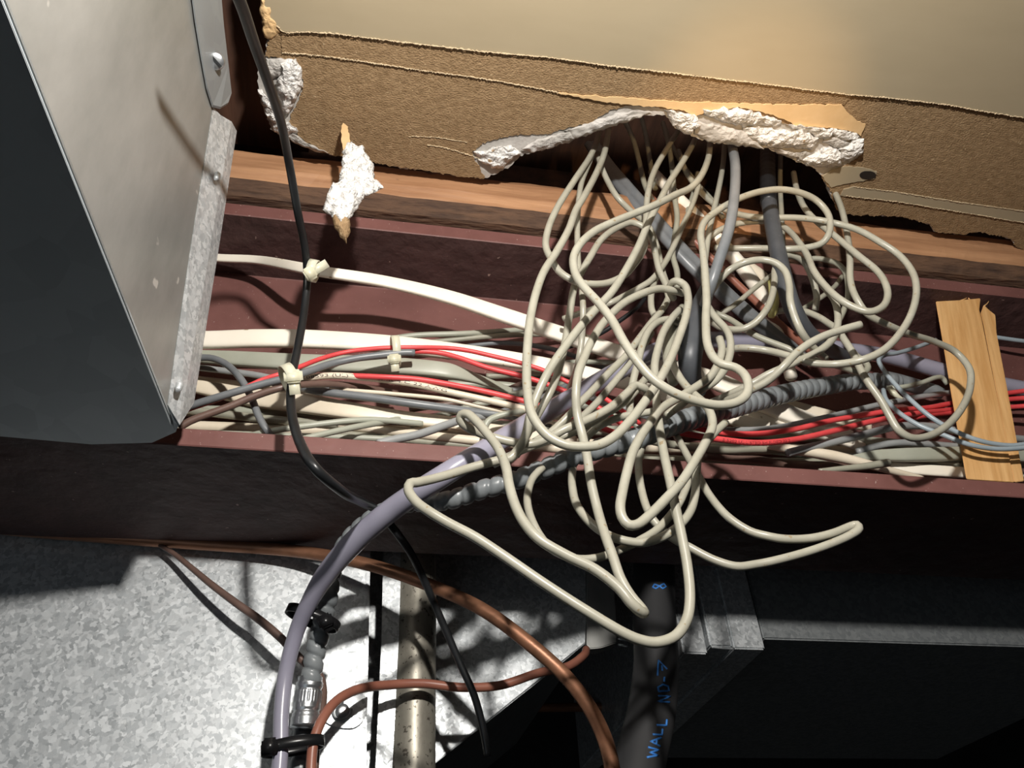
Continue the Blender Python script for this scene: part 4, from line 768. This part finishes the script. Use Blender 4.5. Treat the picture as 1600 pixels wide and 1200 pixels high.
tg('beige cable threading from the centre under the free end to a small bend', [(1098, 478, 284), (1120, 490, 278), (1140, 499), (1160, 512), (1184, 526, 272), (1206, 535), (1232, 545, 268), (1256, 557), (1284, 566, 266), (1310, 572), (1336, 580), (1350, 581), (1356, 574, 268), (1350, 564), (1338, 556), (1326, 540, 274)], 2.1, BEIGE2)
tg('beige loop tucked behind the right-hand loops', [(1256, 408, 280), (1272, 404, 276), (1290, 406), (1308, 412, 270), (1320, 424), (1325, 445), (1324, 470, 272), (1316, 490), (1308, 506, 276)], 2.1, BEIGE2)
tg('thin beige cable falling straight beside the dark taped cable', [(1220, 235, 276), (1219, 290), (1221, 330, 276), (1223, 372), (1226, 404, 280)], 2.0, BEIGE2)
tg('beige cable rising between twin cable and yellow connector', [(1112, 498, 290), (1128, 489, 286), (1146, 478, 284), (1170, 458), (1195, 438, 284), (1212, 426)], 1.9)
tg('short beige cable behind the right loops, slanting', [(1244, 490, 292), (1262, 478), (1284, 464, 286), (1304, 448), (1316, 432, 288)], 1.9, BEIGE2)
tg('dim beige cable just inside the hole, left', [(976, 188, 300), (988, 214), (998, 250), (1008, 290, 292), (1022, 320)], 2.3, BEIGE2)
tg('dim beige cable just inside the hole, right of the other', [(1002, 182, 304), (1010, 215), (1016, 255), (1024, 295, 296)], 2.3, BEIGE2)
tg('beige cable crossing the hole behind others toward the right', [(1036, 192, 292), (1054, 235), (1070, 262, 284), (1092, 290), (1112, 312, 282), (1130, 340)], 1.9, BEIGE2)
tg('beige cable beside the glossy grey cable, dropping to the diagonal', [(1132, 225, 268), (1130, 255), (1124, 290, 258), (1115, 330), (1108, 362, 254), (1103, 395), (1100, 430, 252), (1104, 462)], 2.1)
tg('beige cable short piece low at the pine side of the cream cable', [(1060, 360, 290), (1074, 330), (1084, 300, 284), (1090, 270)], 2.0, BEIGE2)
tg('dull flat beige cable strip in the middle of the tangle', [(1066, 480, 278, 2.4), (1052, 510, 272, 3.4), (1044, 545, 272, 3.6), (1046, 580, 272, 2.6), (1052, 600)], 3, BEIGE2)
# lower hanging group
tg('beige cable hanging low in an even bowl below the conduit', [(898, 700, 292), (895, 730, 282), (894, 758, 272), (900, 786), (918, 812, 262), (938, 829), (962, 841, 258), (1000, 848), (1030, 841), (1058, 824, 256), (1078, 800), (1086, 772, 258), (1088, 742), (1091, 716, 258), (1101, 696), (1116, 677), (1134, 660, 262)], 2.2)
tg('beige cable spreading right into a long pointed loop', [(1052, 672, 290), (1062, 690, 284), (1076, 716, 278), (1092, 745, 270), (1110, 776), (1138, 808, 264), (1172, 830), (1196, 837), (1225, 842, 258), (1267, 841), (1302, 833), (1330, 822, 254), (1339, 820), (1342, 826, 252), (1327, 837), (1278, 857, 256), (1215, 875), (1180, 882), (1151, 885, 262), (1116, 875), (1077, 855, 266), (1053, 842), (1025, 818), (1012, 797, 268), (1002, 764), (998, 736, 272), (999, 712), (1005, 694, 282)], 2.15)
tg('beige cable hanging behind the central loop, curling left below', [(1084, 728, 272), (1076, 752, 268), (1062, 785, 266), (1050, 802), (1026, 828, 264), (1000, 844), (976, 856), (944, 869, 262), (915, 874), (890, 871), (862, 858, 262), (843, 836), (830, 810, 264), (824, 785), (826, 764), (833, 746, 276), (848, 730)], 2.05)

# grey and dark cables in the tangle
cable('grey_cable', 'glossy grey cable curving down through the centre of the tangle', [(1140, 200, 262, 2.9), (1144, 228, 248, 2.9), (1149, 262, 236, 2.9), (1147, 310, 232, 2.8), (1139, 358, 234, 2.8), (1124, 405, 240, 2.8), (1110, 448, 248, 2.8), (1100, 480, 262, 3.0)], 2.9, GREY, n=22)
cable('dark_thick_cable', 'broad dark grey cable hanging in the centre of the tangle', [(1112, 430, 272, 2.6), (1101, 460, 268, 4.4), (1090, 495, 266, 6.0), (1083, 530, 266, 6.4), (1078, 560, 268, 6.0), (1080, 590, 276, 5.2), (1092, 612, 286, 4)], 4, DGREY, n=26)
root = cable('taped_cable', 'thick dark grey cable wrapped in black tape at the hole', [(1200, 225, 272, 4.6), (1199, 260, 266, 4.7), (1201, 310, 262, 4.7), (1208, 355, 260, 4.7), (1218, 405, 260, 4.7), (1226, 440, 262, 4.8), (1238, 480, 266, 4.9), (1256, 513, 274, 4.8), (1282, 537, 284, 4.4), (1310, 553, 296, 4.0), (1338, 564, 308, 3.6)], 4.6, DGREY, n=28)
s = spline(path([(1200, 222, 272.2), (1199, 260, 266), (1201, 318, 261.6)], 5.1), .002); o = link('tape_wrap', tube_mesh(s, n=28, prof=lambda q, th: 1+.02*math.sin(q*900)), BLACK, root); tag(o, 'black tape wrap')
o = cable('yellow_connector', 'small yellow plastic connector by the dark thick cable', [(1203, 438, 286, 1.6), (1208, 452, 282, 2.8), (1209, 470, 281, 3.2), (1207, 486, 282, 3.0), (1205, 496, 284, 1.8)], 3, YELLOW, 'connector', n=8)
cable('black_wire', 'thin black wire rising behind the front diagonal', [(870, 548, 322), (900, 538), (940, 520, 318), (970, 500), (994, 482, 310), (1008, 466)], 1.4, BLACK, 'wire')

# ------------------------------------------------------------------ lettering printed on two cables
def print_on(key, text, start, length, size, m, name, phi=0, flip=False):
    s, o = PATHS[key]
    cu = bpy.data.curves.new('txt', 'FONT'); cu.body = text; cu.size = 1; cu.resolution_u = 2
    to = bpy.data.objects.new('txt', cu); C.objects.link(to)
    bpy.context.view_layer.update()
    me = bpy.data.meshes.new_from_object(to.evaluated_get(bpy.context.evaluated_depsgraph_get()))
    bpy.data.objects.remove(to)
    bm = bmesh.new(); bm.from_mesh(me)
    xs = [v.co.x for v in bm.verts]; wd = max(xs)-min(xs); sx = length/wd
    cum = [0]
    for a, b in zip(s, s[1:]): cum.append(cum[-1]+(b[0]-a[0]).length)
    k0 = min(range(len(s)), key=lambda i: (s[i][0]-start).length)
    L0 = cum[k0]
    for v in bm.verts:
        l = v.co.x*sx; l = L0+(length-l if flip else l)
        i = max(0, min(len(s)-2, next((j for j in range(len(cum)) if cum[j] > l), len(cum)-1)-1))
        u = (l-cum[i])/max(1e-9, cum[i+1]-cum[i]); p = s[i][0].lerp(s[i+1][0], u); r = s[i][1]
        t = (s[i+1][0]-s[i][0]).normalized(); vd = (p-OFF).normalized()
        n = (-vd+t*vd.dot(t)).normalized(); sd = t.cross(n)
        if sd.z > 0: sd = -sd
        yy = (v.co.y-.35)*size*(-1 if flip else 1)
        a = phi-yy/r
        v.co = p+(n*math.cos(a)+sd*math.sin(a))*(r+.00006)
    me2 = bpy.data.meshes.new('print'); bm.to_mesh(me2); bm.free()
    return link(name, me2, m, o, smooth=False)
print_on('print', '08593 (UL) TYPE CMR 4/C 22 AWG', onY(476, 591, .303), .074, .0022, PRINT, 'printed_lettering', phi=-.2)
print_on('redprint', 'E 5202 UL LISTED SHIELDED 22/2', onY(1125, 686, .297), .040, .0021, PRINTR, 'printed_lettering', phi=0)
